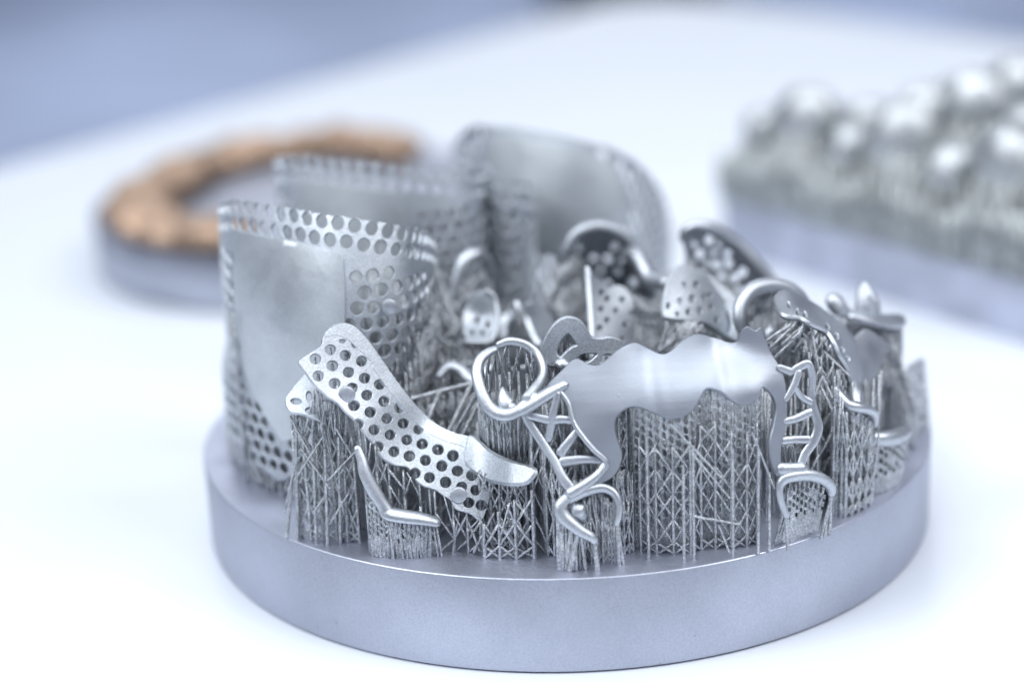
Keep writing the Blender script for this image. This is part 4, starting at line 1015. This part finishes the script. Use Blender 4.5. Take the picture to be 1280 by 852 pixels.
# arch in the middle back
r5 = thing('denture_base', 'dark open arch of a denture base in the middle behind the upright blade', 'denture base', (8, 4, 0))
ar5 = z8([(60, 420), (100, 300), (130, 190), (190, 118), (260, 100), (345, 108), (430, 145), (490, 220), (530, 290), (560, 380), (600, 470), (620, 560), (560, 640), (470, 660), (400, 560), (300, 560), (200, 600), (110, 600), (40, 560)])
S5 = psurf([(700, 300, 2), (740, 284, 3), (780, 294, 4), (800, 325, 4), (820, 380, 6), (790, 410, 12), (745, 380, 14), (700, 395, 10), (690, 370, 4), (750, 330, 11)])
h5 = [circle(*z8([(x, y)])[0], r, 12) for x, y, r in ((180, 200, 6), (265, 260, 6), (345, 265, 6.5), (380, 195, 6.5), (480, 390, 7), (300, 330, 5), (400, 330, 5), (220, 320, 5), (160, 380, 5), (260, 420, 5), (420, 270, 5), (340, 400, 5))]
sh5 = sheet('perforated_shell', resample(catmull(np.array(ar5), 6, True), 2.4, True), h5, S5, 0.6, M_PLATE, r5, 4.4)
tube('thick_rim', z8([(90, 360, 3, .6), (115, 240, 2, .8), (170, 140, 2.2, .8), (260, 100, 3, .8), (345, 106, 3.6, .8), (430, 145, 4, .8), (490, 220, 4, 0.7)]), M_PLATE, sh5, n=10)
tube('cross_bar', z8([(430, 245, 2, .8), (490, 255, 0, 1.1), (525, 310, -2, 1.1), (560, 375, -4, 1.1), (610, 398, -6, 1.0), (650, 400, -8, .9)]), M_CAST, r5, n=10)
segs = lattice(r5, A3([(690, 380, -1), (720, 395, 2), (760, 385, 4), (800, 400, -2)]), 1.2, layers=4, layer_dy=1.8, r=0.2, drop=0.3)
segs += lattice(r5, A3([(790, 370, -6), (815, 385, -8), (835, 375, -8)]), 1.0, layers=3, layer_dy=1.6, r=0.2, drop=0.3)
segs += lattice(r5, A3([(700, 340, -2), (720, 320, 2), (735, 330, 6)]), 1.0, layers=3, layer_dy=1.6, r=0.2, drop=0.3)
struts('support_struts', segs, r5)

# round-ended petal between the tall base and the ring clasp
zp = lambda p: Z(480, 340, 4.26, p)
r6 = thing('clasp_framework', 'small rounded petal plate with bright rim left of the ring clasp', 'clasp', (-11, -12, 0))
pet = zp([(425, 330), (425, 230), (450, 150), (490, 112), (540, 100), (575, 115), (595, 160), (606, 220), (600, 280), (585, 340), (560, 370), (500, 375), (450, 372)])
h6 = [circle(*zp([p])[0], r, 10, ry=r * 1.3) for p, r in (((500, 262), 4), ((555, 285), 4), ((470, 330), 3), ((525, 330), 3))]
sheet('petal_plate', resample(catmull(np.array(pet), 6, True), 2.0, True), h6, psurf([(582, 425, -14), (595, 370, -9), (620, 380, -10), (618, 425, -14), (600, 400, -10), (600, 428, -15)]), 0.55, M_PLATE, r6, 3.6)
tube('bright_rim', zp([(540, 100, -9.5), (578, 118, -9.8), (596, 165, -10.3), (606, 225, -11.5), (602, 285, -13.0), (585, 342, -14.4), (556, 370, -15), (500, 376, -15.3), (430, 370, -15.2)]), M_CAST, r6, r=0.32, n=8)
segs = lattice(r6, A3([(576, 428, -15), (595, 430, -15.3), (618, 424, -14.5)]), 0.7, layers=3, layer_dy=1.3, r=0.19, cell=3, drop=0.3, fan=2)
segs += lattice(r6, A3([(540, 445, -18), (570, 450, -19), (600, 450, -20), (625, 455, -20)]), 1.0, layers=5, layer_dy=1.8, r=0.18, cell=3, drop=0.25, fan=1)
segs += lattice(r6, A3([(510, 510, -26), (560, 500, -26), (600, 510, -27), (640, 500, -29), (680, 500, -30)]), 1.4, layers=3, layer_dy=2.0, r=0.18, cell=3, drop=0.2, fan=1)
struts('support_struts', segs, r6)
for a, b in (((514, 498, -28), (592, 478, -26)), ((550, 488, -27.4), (536, 522, -29)), ((590, 478, -26), (560, 540, -29)), ((600, 500, -30), (575, 550, -31)), ((598, 485, -33), (572, 535, -33)), ((640, 462, -24), (670, 456, -23))):
    P = A3([a, b]); post(P[0], P[1], 0.3, r6, 'cross_beam')

# pale blade beside the ring clasp
r7 = thing('clasp_framework', 'pale curved blade out of focus above the ring clasp', 'clasp', (-2, -10, 0))
bl = z4([(340, 40), (380, 62), (430, 42), (490, 70), (528, 125), (545, 190), (530, 250), (490, 280), (450, 250), (420, 190), (395, 130), (360, 80)])
sheet('blade_plate', resample(catmull(np.array(bl), 5, True), 2.0, True), [], psurf([(650, 382, -8), (666, 380, -5), (690, 405, -7), (680, 430, -12), (662, 410, -10)]), 0.8, M_CAST, r7, 3.6, bulge=0.5)
segs = lattice(r7, A3([(640, 440, -9), (662, 432, -10), (680, 432, -11)]), 0.9, layers=4, layer_dy=1.8, r=0.19, drop=0.25)
segs += lattice(r7, A3([(600, 400, -2), (640, 395, -2), (690, 410, -4)]), 1.2, layers=4, layer_dy=2.2, r=0.2, drop=0.25)
blob('stub', r7, [(628, 425, -8, .8), (632, 405, -6, 1.4), (640, 396, -5, 1.0)])
struts('support_struts', segs, r7)

# small blurred pieces packed between the tall bases and the clasps
r8 = thing('clasp_framework', 'small blurred hook shaped clasp between the second denture base and the petal plate', 'clasp', (-12, 0, 0))
tube('hook_arm', [(566, 372, -2, .7), (572, 345, -1, .9), (582, 324, 0, 1.0), (596, 316, 1, .9), (608, 326, 2, .8), (612, 345, 2, .6)], M_CAST, r8, n=12, flat=0.7, flatdir=(0, -0.6, 0.8))
struts('support_struts', lattice(r8, A3([(566, 372, -2), (590, 350, 0), (612, 345, 2)]), 1.2, layers=3, layer_dy=1.6, r=0.2, cell=3, drop=0.2), r8)
r9 = thing('clasp_framework', 'low wavy clasp arm in the dark gap behind the perforated saddle strip', 'clasp', (-16, -20, 0))
tube('clasp_arm', [(548, 470, -22, .5), (560, 458, -21, .75), (575, 462, -21, .85), (588, 474, -22, .8), (600, 470, -22, .7), (612, 458, -21, .5)], M_CAST, r9, n=12, flat=0.7, flatdir=(0, -0.5, 0.8))
struts('support_struts', lattice(r9, A3([(548, 472, -22), (575, 466, -21), (610, 462, -21)]), 1.2, layers=2, layer_dy=1.4, r=0.2, cell=3, drop=0.15), r9)

# thicket of supports filling the middle of the plate, belonging to the central dark arch
segs = forest(-22, 44, -24, 26, lambda x, y: (12 + 3 * math.sin(x * 0.35) + 0.1 * y) * min(1.0, max(0.2, (36 - x) / 14.0)), 2.0, 0.19, 0.5, 0.7)
segs += forest(0, 24, -37.0, -24, lambda x, y: 18.5, 1.6, 0.2, 0.5, 1.2)  # tall hidden rows added behind the strap to block light from above
segs += forest(24, 38, -36, -24, lambda x, y: 15, 1.7, 0.2, 0.5, 1.0)
segs += forest(-12, -2, -37, -24, lambda x, y: 10 + 2 * math.sin(x * 0.5), 1.8, 0.19, 0.5, 0.9)
segs += forest(-30, -6, -37, -22, lambda x, y: 6 + 2 * math.sin(x * 0.5), 1.7, 0.17, 0.4, 0.7)
th = thing('support_and_shade_thicket', 'dense thicket of thin metal support struts and added light-blocking struts filling the middle of the plate', 'supports', (5, 0, 0))
struts('support_struts', segs, th, rings=3)
